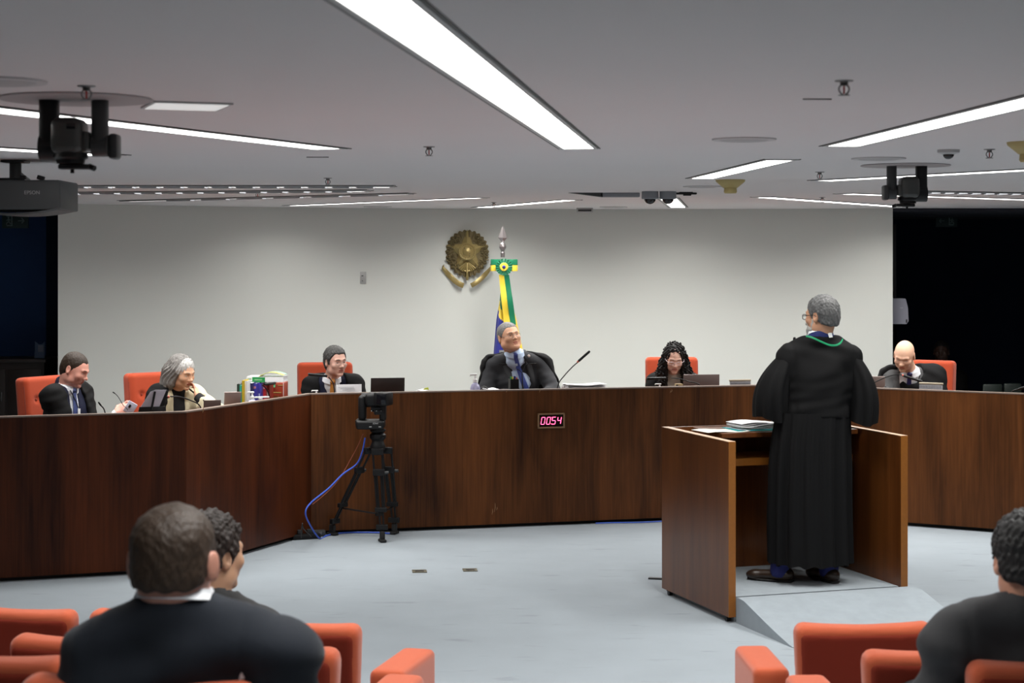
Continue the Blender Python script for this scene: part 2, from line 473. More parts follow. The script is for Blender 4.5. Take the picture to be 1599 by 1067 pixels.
# back wall: a gently curved partition
def circ3(a, b, c):
    ax, ay = a; bx, by = b; cx, cy = c
    d = 2 * (ax * (by - cy) + bx * (cy - ay) + cx * (ay - by))
    ux = ((ax * ax + ay * ay) * (by - cy) + (bx * bx + by * by) * (cy - ay) + (cx * cx + cy * cy) * (ay - by)) / d
    uy = ((ax * ax + ay * ay) * (cx - bx) + (bx * bx + by * by) * (ax - cx) + (cx * cx + cy * cy) * (bx - ax)) / d
    return ux, uy, math.hypot(ax - ux, ay - uy)
def wallpt(px, py_top): 
    s = (HZ - py_top) / K; return ((px - 799.5) / s, F / s)
WA, WB, WC = wallpt(90.5, 318.2), wallpt(800, 326.6), wallpt(1394, 325.3)
WX, WY, WR = circ3(WA, WB, WC)
def wall_y(x): return WY + math.sqrt(WR * WR - (x - WX) ** 2)
mb = MB(); N = 48; xs = [WA[0] + (WC[0] - WA[0]) * i / N for i in range(N + 1)]
v = []; f = []
for x in xs:
    y = wall_y(x)
    v += [(x, y, 0), (x, y, CEIL), (x, y + .18, CEIL), (x, y + .18, 0)]
for i in range(N):
    for k in range(4): f.append((i * 4 + k, i * 4 + (k + 1) % 4, i * 4 + 4 + (k + 1) % 4, i * 4 + 4 + k))
f += [(0, 1, 2, 3), (N * 4 + 3, N * 4 + 2, N * 4 + 1, N * 4)]
mb.add(v, f); struct(mb.build('wall_back', M_wall, angle=30))
# dark passages behind the partition
mb = MB(); mb.box((0, 21.6, 1.5), (16, .2, 3.2)); struct(mb.build('wall_rear', M_navy, smooth=False))
mb = MB(); mb.box((-7.6, 9, 1.5), (.2, 27, 3.2)); struct(mb.build('wall_left', M_hall, smooth=False))
mb = MB(); mb.box((7.6, 9, 1.5), (.2, 27, 3.2)); struct(mb.build('wall_right', M_hall, smooth=False))
mb = MB(); mb.box((0, -4.6, 1.5), (16, .2, 3.2)); struct(mb.build('wall_front', M_hall, smooth=False))
# ceiling over the hall, and a lower dark soffit over the passages
mb = MB(); v = [(-8, -5, CEIL), (8, -5, CEIL), (8, wall_y(xs[-1]) + .0, CEIL)] + [(x, wall_y(x) + .1, CEIL) for x in reversed(xs)] + [(-8, wall_y(xs[0]), CEIL)]
mb.prism(v, (0, 0, .12)); struct(mb.build('ceiling', M_ceil, smooth=False))
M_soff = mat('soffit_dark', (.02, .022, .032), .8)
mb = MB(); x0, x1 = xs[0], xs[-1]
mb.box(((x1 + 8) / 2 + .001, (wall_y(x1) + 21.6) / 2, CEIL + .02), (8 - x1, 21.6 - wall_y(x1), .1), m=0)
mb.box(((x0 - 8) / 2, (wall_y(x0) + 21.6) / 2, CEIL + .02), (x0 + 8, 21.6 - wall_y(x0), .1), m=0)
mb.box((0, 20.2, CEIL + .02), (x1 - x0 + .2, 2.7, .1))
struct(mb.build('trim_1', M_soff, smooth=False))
# blue glazed recess on the left with its dark jamb
mb = MB(); gx1 = (70 - 799.5) * 17.2 / F
mb.box((gx1 - 1.6, 17.3, 1.5), (3.2, .06, 3.0)); struct(mb.build('window_1', M_navy2, smooth=False))
mb = MB(); mb.box(((gx1 + x0) / 2, 17.35, 1.33), (x0 - gx1, .2, 2.65)); struct(mb.build('wall_side', M_navy, smooth=False))
# stepped tiers under the audience seats
def tier(y0, y1, z, x0_, x1_, n):
    mb = MB(); mb.box(((x0_ + x1_) / 2, (y0 + y1) / 2, z / 2), (x1_ - x0_, y1 - y0, z)); o = struct(mb.build('floor_tier', M_carpet, smooth=False))
TZ = [0, .153, .306, .46]
tier(5.25, 6.3, TZ[1], -7.4, 7.4, 1); tier(4.3, 5.25, TZ[2], -7.4, 7.4, 2); tier(-4.4, 4.3, TZ[3], -7.4, 7.4, 3)

# ------------------------------------------------------------------ ceiling strip lights
LW = .135
lampn = 0
def strip(a, b, label, w=LW, fins=0, finw=.7, grp='recessed ceiling light strips', drop=.004, rail=.018, pw=1.0, spread=None):
    """recessed strip light between two points (x, y) of the ceiling"""
    a = Vector((*a, 0)); b = Vector((*b, 0)); L = (b - a).length; c = (a + b) / 2; ang = math.atan2(b.y - a.y, b.x - a.x)
    t = thing('ceiling_light', label, 'ceiling light', (c.x, c.y, CEIL), ang, grp)
    m = MB(); m.box((0, 0, -drop / 2 - .0005), (L, w, drop)); m.build('diffuser', M_emit, t, smooth=False)
    ld = bpy.data.lights.new('lamp', 'AREA'); ld.shape = 'RECTANGLE'; ld.size = L; ld.size_y = w; ld.energy = LAMP_W * L * w * pw; ld.color = LAMP_COL[:3]; ld.spread = math.radians(spread or SPREAD)
    lo = bpy.data.objects.new('lamp', ld); C.objects.link(lo); lo.parent = t; lo.location = (0, 0, -.013 if not fins else -.02)
    m = MB()
    for s_ in (-1, 1):
        hf = .012 if fins else .006
        m.box((0, s_ * (w / 2 + rail * .5 + .002), -hf / 2), (L + .06, rail, hf), bev=.0015)
        m.box((s_ * (L / 2 + .016), 0, -hf / 2), (.03, w + .002, hf), bev=.0015)
    m.build('frame', M_lgrey, t, angle=30)
    m = MB()
    for s_ in (-1, 1): m.box((0, s_ * (w / 2 + rail + .008), -.002), (L + .1, .007, .003))
    m.build('slot', M_black, t, smooth=False)
    if fins:
        m = MB(); n = int(L / fins)
        for i in range(1, n): m.box((-L / 2 + i * fins, 0, -.011), (fins * finw, w, .014))
        m.build('louvre', M_grey, t, smooth=False)
    return t
def C_(px, py): p = on_z(px, py, CEIL) if py > HZ else None; Y = F * K / (HZ - py); return Vector(((px - 799.5) * Y / F, Y))
def strip_px(p, q, label, ext=0, **kw):
    a, b = C_(*p), C_(*q); d = (b - a).normalized(); return strip(a, b + d * ext, label, **kw)
strip_px((903.5, 231), (588, 0), 'widest ceiling light strip, running out of the top edge of the photo', ext=1.1)
strip_px((1316, 227), (1599, 159), 'ceiling light strip at the upper right, cut by the right edge of the photo', ext=1.0)
strip_px((512, 231.5), (0, 171), 'long ceiling light strip passing behind the left ceiling camera', ext=.8)
strip_px((172, 242), (0, 231.5), 'ceiling light strip under the left ceiling camera, with its tip by the camera lens', ext=1.3)
strip_px((1218, 249.2), (1096, 278), 'short ceiling light strip pointing at the brass smoke detector')
strip_px((608, 290.2), (60, 290), 'thin louvred ceiling strip right of the projector, nearest of three', ext=.6, fins=.165)
strip_px((568, 296.8), (60, 300.8), 'thin louvred ceiling strip right of the projector, second of three', ext=.6, fins=.165)
strip_px((636, 301.5), (196, 313), 'thin ceiling strip above the left half of the white wall, third of three', w=.05, pw=2, spread=150, fins=.4)
strip_px((748, 308.5), (455, 320.8), 'ceiling strip close to the white wall, left of the coat of arms', w=.09, pw=1.3, spread=150)
strip_px((890, 312), (752, 323.6), 'ceiling strip close to the white wall, above the flag spear', pw=1.3, spread=150)
strip_px((1043, 309), (1059, 323.4), 'short ceiling light strip behind the two dome cameras', pw=1.3, spread=150)
strip_px((1192, 307.6), (1402, 322.2), 'ceiling strip slanting down to the right end of the white wall', pw=1.3, spread=150)
strip_px((1322, 302.2), (1599, 311.5), 'ceiling strip passing just below the right ceiling camera', ext=.5)
strip_px((1400, 298), (1599, 301.2), 'dashed louvred ceiling strip right of the right ceiling camera', ext=1.2, fins=.12, finw=.35)
strip_px((1286, 281.6), (1599, 265), 'ceiling strip passing behind the right ceiling camera', ext=1.2)
# extra unseen strips, added to bring more light into the hall
for (a, b, lb) in [((4.4, 7.4), (5.4, 5.0), 'added ceiling light strip by the right wall, outside the photo'), ((4.8, 12.4), (6.6, 11.6), 'added ceiling light strip right of the bench, outside the photo'), ((-4.6, 9.6), (-6.4, 8.4), 'added ceiling light strip left of the bench, outside the photo')]:
    strip(a, b, lb)

# ------------------------------------------------------------------ judges' bench
BH = 1.10; GAP = .03
def bpt(px, s): return Vector(((px - 799.5) / s, F / s))
B = [bpt(-260, 244.5), bpt(0, 235.0), bpt(291, 227.2), bpt(486, 200.6), bpt(1222, 187.0), bpt(1599, 200.4), bpt(1850, 210)]
def offs(poly, d):       # offset an open polyline away from the camera by d
    out = []
    for i, p in enumerate(poly):
        ns = []
        for (a, b) in ((i - 1, i), (i, i + 1)):
            if a >= 0 and b < len(poly):
                t = (poly[b] - poly[a]).normalized(); ns.append(Vector((-t.y, t.x)))
        n = sum(ns, Vector((0, 0))).normalized(); out.append(p + n * d / max(.5, n.dot(ns[0])))
    return out
def band(m, poly, d0, d1, z0, z1, mi=0):
    a = offs(poly, d0); b = offs(poly, d1)
    for i in range(len(poly) - 1):
        q = [(*a[i], z0), (*a[i + 1], z0), (*b[i + 1], z0), (*b[i], z0)]
        m.prism(q, (0, 0, z1 - z0), mi)
bench = thing('judges_bench', 'long angled judges bench with dark wood veneer front facing the carpet', 'bench', (0, 0, 0))
for i in range(6):
    m = MB(); seg = B[i:i + 2]
    band(m, seg, 0, .035, GAP, BH - .006)
    o = m.build('front_panel', M_bench_l if i in (0, 1, 2, 5) else M_bench, bench, smooth=False)
m = MB(); band(m, B, -.002, .05, BH - .006, BH + .004); m.build('top_ledge', M_ledge, bench, smooth=False)
m = MB(); band(m, B, .06, .09, 0, GAP + .02); m.build('plinth', M_black2, bench, smooth=False)
m = MB(); band(m, B, .055, .72, .955, .99); m.build('desk_top', M_bench, bench, smooth=False)
m = MB(); band(m, B, .40, .44, .0, .95); m.build('inner_panel', M_darkwood, bench, smooth=False)
# pale scratches in the veneer of the central panel
def panel_pt(px, py, d=-.001):           # point on the front of the bench seen at a pixel
    for i in range(6):
        a, b = B[i], B[i + 1]; k = (px - 799.5) / F
        den = (b.x - a.x) - k * (b.y - a.y)
        t = (k * a.y - a.x) / den
        if -1e-6 <= t <= 1 + 1e-6:
            p = a.lerp(b, t); n = (b - a).normalized(); n = Vector((-n.y, n.x)); q = p + n * d
            return Vector((q.x, q.y, CAMZ - (py - HZ) * p.y / F)), n
    return None
M_scr = mat('bare_wood_scratch', (.30, .16, .07), .7)
m = MB()
for (x, y0, y1) in ((773, 786, 800), (769, 795, 804), (776, 792, 797), (1049, 608, 613), (1047, 610, 614), (317, 636, 645), (843, 607, 613), (791, 609, 613)):
    p, n = panel_pt(x, y0); q, _ = panel_pt(x - 1, y1); m.tube([p, (p + q) / 2 + Vector((.004, 0, 0)), q], [.0015, .003, .001], 6)
m.build('veneer_scratch', M_scr, bench)

def desk_pt(px, d, z=.99):       # point on the desk top seen in column px, at d behind the bench front
    poly = offs(B, d)
    for i in range(6):
        a, b = poly[i], poly[i + 1]; k = (px - 799.5) / F
        t = (k * a.y - a.x) / ((b.x - a.x) - k * (b.y - a.y))
        if -1e-6 <= t <= 1 + 1e-6:
            p = a.lerp(b, t); tt = (b - a); return Vector((p.x, p.y, z)), math.atan2(tt.y, tt.x)
def zat(py, Y): return CAMZ - (py - HZ) * Y / F
def xat(px, Y): return (px - 799.5) * Y / F

# dais behind the bench
inner = offs(B, .9); outer = offs(B, 2.6)
m = MB()
for i in range(6):
    m.prism([(*offs(B, .5)[i], 0), (*offs(B, .5)[i + 1], 0), (*outer[i + 1], 0), (*outer[i], 0)], (0, 0, .15))
struct(m.build('floor_dais', M_carpet, smooth=False))

# countdown timer
p, n = panel_pt(860, 657, 0); ang = math.atan2(-n.x, n.y)
tm = thing('countdown_timer', 'digital countdown timer with red 00:54 digits set in the bench front', 'clock', p - Vector((n.x, n.y, 0)) * .003, ang)
m = MB(); w, h = .226, .122
for s_ in (-1, 1):
    m.box((s_ * (w / 2 - .006), -.008, 0), (.012, .02, h), bev=.002); m.box((0, -.008, s_ * (h / 2 - .006)), (w, .02, .012), bev=.002)
m.build('frame', mat('bronze_frame', (.26, .15, .075), .45, metal=.3), tm, angle=30)
m = MB(); m.box((0, -.004, 0), (w - .02, .008, h - .02)); m.build('display', M_gloss, tm, smooth=False)
M_led = bpy.data.materials.new('led_red'); M_led.use_nodes = True
_n = M_led.node_tree.nodes; _e = _n.new('ShaderNodeEmission'); _e.inputs[0].default_value = (1, .10, .24, 1); _e.inputs[1].default_value = 4.0
M_led.node_tree.links.new(_e.outputs[0], _n['Material Output'].inputs[0])
SEG = {'0': 'abcdef', '5': 'afgcd', '4': 'fgbc'}
def digit(m, ch, cx, cz, dw=.028, dh=.056, t=.0055):
    sh = .12
    pts = {'a': ((-1, 1), (1, 1)), 'b': ((1, 1), (1, 0)), 'c': ((1, 0), (1, -1)), 'd': ((-1, -1), (1, -1)), 'e': ((-1, 0), (-1, -1)), 'f': ((-1, 1), (-1, 0)), 'g': ((-1, 0), (1, 0))}
    for s_ in SEG[ch]:
        (x0, z0), (x1, z1) = pts[s_]
        def q(x, z): zz = z * dh / 2; return Vector((cx + x * dw / 2 + zz * sh * 1.3, -.0105, cz + zz))
        a, b = q(x0, z0), q(x1, z1); d = (b - a).normalized(); a += d * .002; b -= d * .002
        u = d.cross(Vector((0, 1, 0))) * t / 2
        m.prism([a + u, b + u, b - u, a - u], (0, .002, 0))
for i, ch in enumerate('0054'):
    m = MB(); digit(m, ch, (-.068, -.022, .022, .068)[i], 0); m.build('digit', M_led, tm, smooth=False)
m = MB(); m.box((.002, -.0105, -.026), (.006, .002, .006)); m.box((.008, -.0105, .026), (.006, .002, .006)); m.build('colon', M_led, tm, smooth=False)

# ------------------------------------------------------------------ lectern
LA = math.radians(18.3); LO = Vector((1.278, 10.585, 0)); LWd, LDp, LH = 1.20, 1.0, 1.07
lec = thing('lectern', 'wooden three-sided lectern on casters, around the person standing in a black robe', 'lectern', LO, LA)
th = .045
def side(x):
    m = MB(); m.box((x, LDp / 2, (LH + .035) / 2), (th, LDp, LH - .035)); o = m.build('side_panel', M_lect, lec, smooth=False)
    m = MB(); m.box((x, -.001, (LH + .035) / 2), (th + .001, .004, LH - .034)); m.build('edge_strip', M_edge, o, smooth=False)
    m = MB(); m.box((x, LDp / 2, LH + .001), (th + .001, LDp, .003)); m.build('top_edge', mat('top_edge_band', (.62, .42, .28), .35), o, smooth=False)
side(th / 2); side(LWd - th / 2)
m = MB(); m.box((LWd / 2, LDp - .02, (LH + .05) / 2), (LWd - 2 * th - .002, .04, LH - .05)); m.build('front_panel', M_lect, lec, smooth=False)
m = MB(); m.box((LWd / 2 + .07, LDp - .27, LH - .018), (LWd - 2 * th - .16, .44, .03), bev=.003); m.build('desk_top', M_lect, lec, smooth=False)
m = MB(); m.box((LWd / 2, LDp - .23, .875), (LWd - 2 * th - .004, .36, .045)); m.build('shelf', M_edge, lec, smooth=False)
for (x, y) in ((th / 2, .06), (th / 2, LDp - .08), (LWd - th / 2, LDp - .08)):
    m = MB(); m.cyl((x - .012, y, .018), (x + .012, y, .018), .018, n=16); m.box((x, y, .032), (.032, .04, .012)); m.build('caster', M_black, lec)
for x in (th / 2, LWd - th / 2):
    pass
# carpeted platform and ramp
PZ = .15
LM = Matrix.Translation(LO) @ Matrix.Rotation(LA, 4, 'Z')
def LP(u, v_, z=0): return LM @ Vector((u, v_, z))
pf = thing('platform', 'blue-grey carpeted platform with a ramp, inside and in front of the lectern', 'platform', LO, LA)
m = MB(); m.box((LWd / 2, .02 + (LDp - .06) / 2, PZ / 2), (LWd - 2 * th - .006, LDp - .07, PZ)); m.build('standing_board', M_carpet2, pf, smooth=False)
v = []; f = []; n_ = 10; prof = [(0, PZ), (.03, PZ + .002), (.10, PZ - .002)] + [(.10 + .62 * t, (PZ - .004) * (1 - t) ** 1.15 + .004) for t in [i / 10 for i in range(1, 11)]]
for (y, z) in prof:
    for x in (th + .003, LWd + .035): v += [(x, -y - .004, z), (x, -y - .004, 0)]
for i in range(len(prof) - 1):
    a = i * 4; b = a + 4; f += [(a, a + 2, b + 2, b), (a, b, b + 1, a + 1), (a + 2, a + 3, b + 3, b + 2)]
m = MB(); m.add(v, f); m.build('ramp', M_carpet2, pf, angle=20)

# thin grey cable cover poking out left of the lectern
p = on_z(1022, 906, .0); m = MB(); m.box((p.x + .04, p.y + .02, .006), (.16, .03, .012), rot=Rz(LA - .5), bev=.004)
props(m.build('cable_cover', M_dgrey, angle=30), 'thin dark cover plate on the carpet at the left foot of the lectern', 'cable cover')
def floor_socket(px, py, label):
    p = on_z(px, py, 0); t = thing('floor_socket', label, 'floor socket', p, .1, 'floor sockets in the carpet')
    m = MB(); m.box((0, 0, .003), (.10, .10, .006), bev=.002); m.build('cover_plate', mat('bronze_plate', (.10, .085, .05), .45, metal=.5), t, angle=30)
    m = MB(); m.box((0, -.01, .007), (.06, .035, .003)); m.build('flap', M_black, t, smooth=False)
floor_socket(655, 893, 'small metal floor socket in the carpet, left one of two'); floor_socket(734, 891, 'small metal floor socket in the carpet, right one of two')

# papers on the lectern
def paper_pile(name, label, cat, loc, rz, size, n, th_=.0012, mats=M_paper, sag=0, jit=.006, group=None):
    t = thing(name, label, cat, loc, rz, group); z = 0
    for i in range(n):
        m = MB(); a = random.uniform(-1, 1) * jit * 6; dx, dy = random.uniform(-jit, jit), random.uniform(-jit, jit)
        w, h = size; rows = []
        for j in range(9):
            u = j / 8; rows.append([(-w / 2 + w * u, -h / 2 + h * q / 4, z + .006 * math.sin(u * 5 + i) * (1 if i else .2) * sag + .001) for q in range(5)])
        rr = [[Rz(a) @ Vector(p) + Vector((dx, dy, 0)) for p in r] for r in rows]
        m.sheet(rr, th=-th_); m.build('sheet', mats, t, smooth=False); z += th_ + .002 * sag + .0005
    return t
q = LP(.26, LDp - .33, LH); s0 = thing('paper_sheet', 'loose cream sheet lying flat on the lectern top, left of the stack', 'paper', q, LA + .08)
m = MB(); m.sheet([[(-.15 + .3 * u / 6, -.11 + .22 * w / 4, .001 + .004 * math.sin(u * 1.1)) for w in range(5)] for u in range(7)], th=-.0012); m.build('page', mat('cream_paper', (.78, .78, .70), .7), s0, smooth=False)
q = LP(.52, LDp - .28, LH - .002)
m = MB(); m.box((0, 0, .002), (.34, .25, .003), bev=.001); fo = thing('document_folder', 'teal folder lying under the paper stack on the lectern', 'folder', q, LA - .03); m.build('cover', mat('teal_card', (.02, .38, .42), .5), fo, smooth=False)
paper_pile('paper_stack', 'stack of white papers on the lectern top, left of the person in the robe', 'papers', q + Vector((0, 0, .008)), LA + .05, (.29, .21), 7, sag=1.2, th_=.003)
q = LP(1.09, LDp - .33, LH)
m = MB(); m.sheet([[(-.05 + .1 * u / 3, -.07 + .14 * w / 3, .002 + .006 * u) for w in range(4)] for u in range(4)], th=-.0015)
o = m.build('paper_sheet', M_paper, smooth=False); o.location = q; o.rotation_euler = (0, 0, LA); props(o, 'small white sheet on the right end of the lectern top', 'paper')

# ------------------------------------------------------------------ things on the ceiling
def ceil_at(px, py): p = C_(px, py); return Vector((p.x, p.y, CEIL))
def make_ptz(label):
    t = thing('ceiling_camera', label, 'camera', (0, 0, 0), 0, 'motorised cameras hanging from the ceiling')
    m = MB(); m.lathe([(0, 0), (.235, 0), (.24, -.003), (.235, -.006), (0, -.006)], n=48); m.build('mounting_disc', mat('mount_disc', (.36, .32, .32), .6), t, angle=30)
    m = MB(); m.box((-.085, 0, -.072), (.058, .07, .185), bev=.02, seg=3); m.cyl((-.112, 0, -.155), (-.05, 0, -.155), .043, n=24); m.build('left_arm', M_black, t)
    m = MB(); m.box((.075, 0, -.068), (.052, .06, .18), bev=.022, seg=3); m.cyl((.052, 0, -.15), (.102, 0, -.15), .034, n=24); m.box((.115, .03, -.15), (.03, .07, .08), bev=.01); m.build('right_arm', M_dgrey, t)
    m = MB(); m.box((-.02, -.005, -.12), (.098, .13, .115), bev=.025, seg=3); m.box((.032, 0, -.135), (.035, .08, .06), bev=.01)
    h = m.build('camera_head', mat('camera_head_grey', (.05, .051, .048), .4), t)
    m = MB(); m.lathe([(0, 0), (.052, 0), (.055, -.016), (.045, -.022), (.043, -.034), (0, -.036)], c=(-.015, -.01, -.172)); m.build('lens', M_black, h)
    m = MB(); m.box((.0, -.0705, -.092), (.028, .004, .018), bev=.002); m.build('sensor_window', M_gloss, h)
    m = MB(); m.box((0, -.01, -.216), (.10, .05, .016), bev=.005); m.cyl((-.01, -.01, -.222), (-.01, -.01, -.236), .006); m.cyl((.045, -.02, -.215), (.065, -.03, -.222), .009); m.build('tally_bracket', M_black, t)
    return t
pz = make_ptz('black motorised camera hanging from the ceiling, above the projector'); pz.location = ceil_at(119, 154)
p2_ = dup(pz, ceil_at(1414, 258), PI, 'black motorised camera hanging from the ceiling, near the right dark passage'); p2_.scale = (1.0, 1.0, 1.0)

def make_sprinkler(label):
    t = thing('fire_sprinkler', label, 'sprinkler', (0, 0, 0), 0, 'fire sprinklers on the ceiling')
    m = MB(); m.lathe([(0, 0), (.036, 0), (.034, -.004), (.016, -.007), (.014, -.02), (0, -.021)], n=24); m.build('escutcheon', M_steel, t)
    m = MB()
    for s_ in (-1, 1): m.tube(bez((s_ * .012, 0, -.018), (s_ * .024, 0, -.028), (s_ * .022, 0, -.042), (s_ * .004, 0, -.054), 8), .0032, 8)
    m.build('frame', M_steel, t)
    m = MB(); m.cyl((0, 0, -.02), (0, 0, -.05), .0035); m.build('bulb', mat('red_bulb', (.5, .02, .02), .2), t)
    m = MB(); m.lathe([(0, -.052), (.022, -.054), (.023, -.057), (0, -.058)], n=20); m.build('deflector', M_steel, t)
    return t
sp = None
for (x, y, lb) in [(135, 134, 'fire sprinkler just above the left ceiling camera'), (670, 229, 'fire sprinkler left of the far end of the widest light strip'),
                   (512, 278, 'fire sprinkler over the thin louvred strips, left of centre'), (402.5, 299.5, 'fire sprinkler below the louvred strips, nearest to the projector'),
                   (1318, 126, 'fire sprinkler above the upper right light strip, largest of its kind'), (1545, 233, 'fire sprinkler near the right edge, beside the small dome camera'),
                   (1280, 268.5, 'fire sprinkler between the short light strip and the right ceiling camera'), (1284, 308, 'fire sprinkler in front of the strip that slants to the right end of the wall'),
                   (771, 316, 'fire sprinkler above the flag spear, by the white wall')]:
    if sp is None: sp = make_sprinkler(lb); sp.location = ceil_at(x, y); sp.scale = (.75, .75, .75)
    else: dup(sp, ceil_at(x, y), 0, lb)

def make_vent(label):
    t = thing('round_vent', label, 'vent', (0, 0, 0), 0, 'round ceiling vents')
    m = MB(); m.lathe([(.10, 0), (.136, 0), (.134, -.006), (.115, -.008), (.10, -.004)], n=40); m.build('rim', mat('vent_grey', (.50, .48, .48), .6), t)
    m = MB(); m.lathe([(0, -.012), (.09, -.010), (.11, -.003), (.105, -.001), (0, -.004)], n=40); m.build('cone', mat('vent_grey2', (.40, .38, .38), .6), t)
    return t
vt = make_vent('round ceiling vent above the left ceiling camera, at the left edge'); vt.location = ceil_at(-2, 126)
dup(vt, ceil_at(1162, 217), 0, 'round ceiling vent between the two large right strips and the widest strip')
dup(vt, ceil_at(1097, 291), 0, 'thin-looking round vent just left of the brass smoke detector')
dup(vt, ceil_at(1372, 247), 0, 'pale round vent just above the right ceiling camera')
dup(vt, ceil_at(590, 322.5), 0, 'round ceiling vent at the top of the wall, left of the coat of arms')
dup(vt, ceil_at(958, 323), 0, 'round ceiling vent at the top of the wall, right of the small white box')

t = thing('ceiling_panel_light', 'square pale ceiling panel right of the left ceiling camera', 'ceiling panel', ceil_at(291, 164), .35)
m = MB(); m.box((0, 0, -.003), (.26, .26, .006)); m.build('frame', M_lgrey, t, smooth=False)
m = MB(); m.box((0, 0, -.007), (.235, .235, .002)); m.build('panel', mat('panel_lit', (.85, .86, .84), .5, emit=.45), t, smooth=False)
for (x, y, lb) in [(496, 245, 'small grey access slot in the ceiling, right of the long left light strip'), (1276, 154, 'small grey access slot in the ceiling, left of the largest sprinkler')]:
    m = MB(); m.box((0, 0, -.002), (.09 if x > 1000 else .11, .006, .004)); o = m.build('ceiling_slot', mat('slot_grey', (.12, .11, .11), .6), smooth=False); o.location = ceil_at(x, y); props(o, lb, 'slot', 'small slots in the ceiling')

def make_detector(label):
    t = thing('smoke_detector', label, 'smoke detector', (0, 0, 0), 0, 'brass smoke detectors')
    mm = mat('detector_brass', (.42, .33, .13), .5, metal=.1)
    m = MB(); m.lathe([(0, 0), (.095, 0), (.092, -.012), (.045, -.052), (0, -.054)], n=32); m.build('flared_base', mm, t)
    m = MB(); m.lathe([(0, -.05), (.040, -.05), (.042, -.078), (.036, -.086), (0, -.088)], n=28); m.build('sensor_head', mm, t)
    return t
dt = make_detector('brass-coloured flared smoke detector below the short light strip'); dt.location = ceil_at(1140.5, 281); dt.scale = (1, 1, 1)
dup(dt, ceil_at(1607, 222), 0, 'brass-coloured smoke detector cut by the right edge of the photo')

t = thing('dome_camera', 'small single white dome camera near the right edge of the ceiling', 'camera', ceil_at(1481, 234), 0)
m = MB(); m.lathe([(0, 0), (.052, 0), (.05, -.014), (.028, -.022), (0, -.022)], n=32); m.build('housing', M_lgrey, t)
m = MB(); m.sphere((0, 0, -.02), (.026, .026, .024)); m.build('dome', M_gloss, t)

def make_dome(label):
    t = thing('dome_camera', label, 'camera', (0, 0, 0), 0, 'pair of dome cameras on the ceiling tray')
    m = MB(); m.lathe([(0, 0), (.062, 0), (.064, -.052), (.058, -.058), (0, -.058)], n=32); m.build('housing', M_grey, t)
    m = MB(); m.sphere((0, 0, -.056), (.044, .044, .040), n=24); m.build('dome', M_gloss, t)
    return t
dm = make_dome('dome camera under the ceiling tray, left one of the pair'); dm.location = ceil_at(1015, 299)
dup(dm, ceil_at(1043, 299), 0, 'dome camera under the ceiling tray, right one of the pair')
a = ceil_at(886, 303); b = ceil_at(1002, 299.5)
t = thing('cable_tray', 'flat grey cable tray on the ceiling left of the two dome cameras', 'cable tray', (a + b) / 2, 0)
Lx = b.x - a.x
m = MB(); m.box((0.12, 0, -.017), (Lx - .24, .10, .034), bev=.006); m.build('tray', M_grey, t)
m = MB(); m.prism([(-Lx / 2, -.05, 0), (-Lx / 2 + .26, -.05, -.034), (-Lx / 2 + .26, -.05, 0)], (0, .1, 0)); m.build('end_ramp', M_dgrey, t, smooth=False)
p = ceil_at(1071, 300)
t = thing('microphone_bar', 'flat black device mounted on the ceiling right of the dome cameras', 'ceiling device', p, 0)
m = MB(); m.box((0, 0, -.012), (.16, .06, .014), bev=.004); m.box((.01, 0, -.022), (.06, .04, .012), bev=.004); m.build('body', M_black, t)
m = MB(); m.box((0, 0, -.003), (.1, .05, .006)); m.build('mount', M_dgrey, t, smooth=False)

# projector
PY = 9.0
xr = xat(94, PY); pj = thing('projector', 'dark grey ceiling projector at the left edge of the photo', 'projector', (xr - .25, PY, 0), 0)
z1, z0 = zat(281, PY), zat(328, PY)
m = MB(); m.box((0, .19, (z0 + z1) / 2), (.50, .38, z1 - z0), bev=.012, seg=3); m.build('body', mat('projector_grey', (.040, .044, .046), .5), pj)
m = MB(); rows = []
for i in range(15):
    u = -1 + 2 * i / 14; rows.append([(u * .25, y, z0 - .03 * (1 - u * u) + .004) for y in (.0, .37)])
m.sheet(rows, th=.01); m.build('lower_cover', mat('projector_grey2', (.055, .058, .062), .5), pj)
m = MB(); m.cyl((-.03, .2, z1), (-.03, .2, CEIL), .03); m.box((-.03, .2, CEIL - .006), (.12, .12, .012), bev=.003); m.build('mount', M_dgrey, pj)
m = MB(); m.box((-.02, .04, z1 + .006), (.16, .02, .012), bev=.004); m.box((.05, .05, z1 + .014), (.03, .03, .02), bev=.004); m.box((.14, .05, z1 + .012), (.035, .03, .022), rot=Ry(.3), bev=.004); m.build('adjustment_knobs', M_black, pj)
text_part('lettering', 'EPSON', .026, mat('pale_print', (.32, .32, .32), .5), pj, (-.06 + .25 - (93 - 49) / sc(PY) + .06, -.0005, zat(301, PY)), (PI / 2, 0, 0))
m = MB(); m.tube(bez((xat(-6, PY), PY + .2, CEIL - .003), (xat(4, PY), PY + .2, CEIL - .02), (xat(6, PY), PY + .2, z1 + .06), (xat(30, PY), PY + .2, z1 + .006)), .006, 8)
props(m.build('white_cable', M_lgrey), 'pale cable curving from the ceiling to the projector top', 'cable')

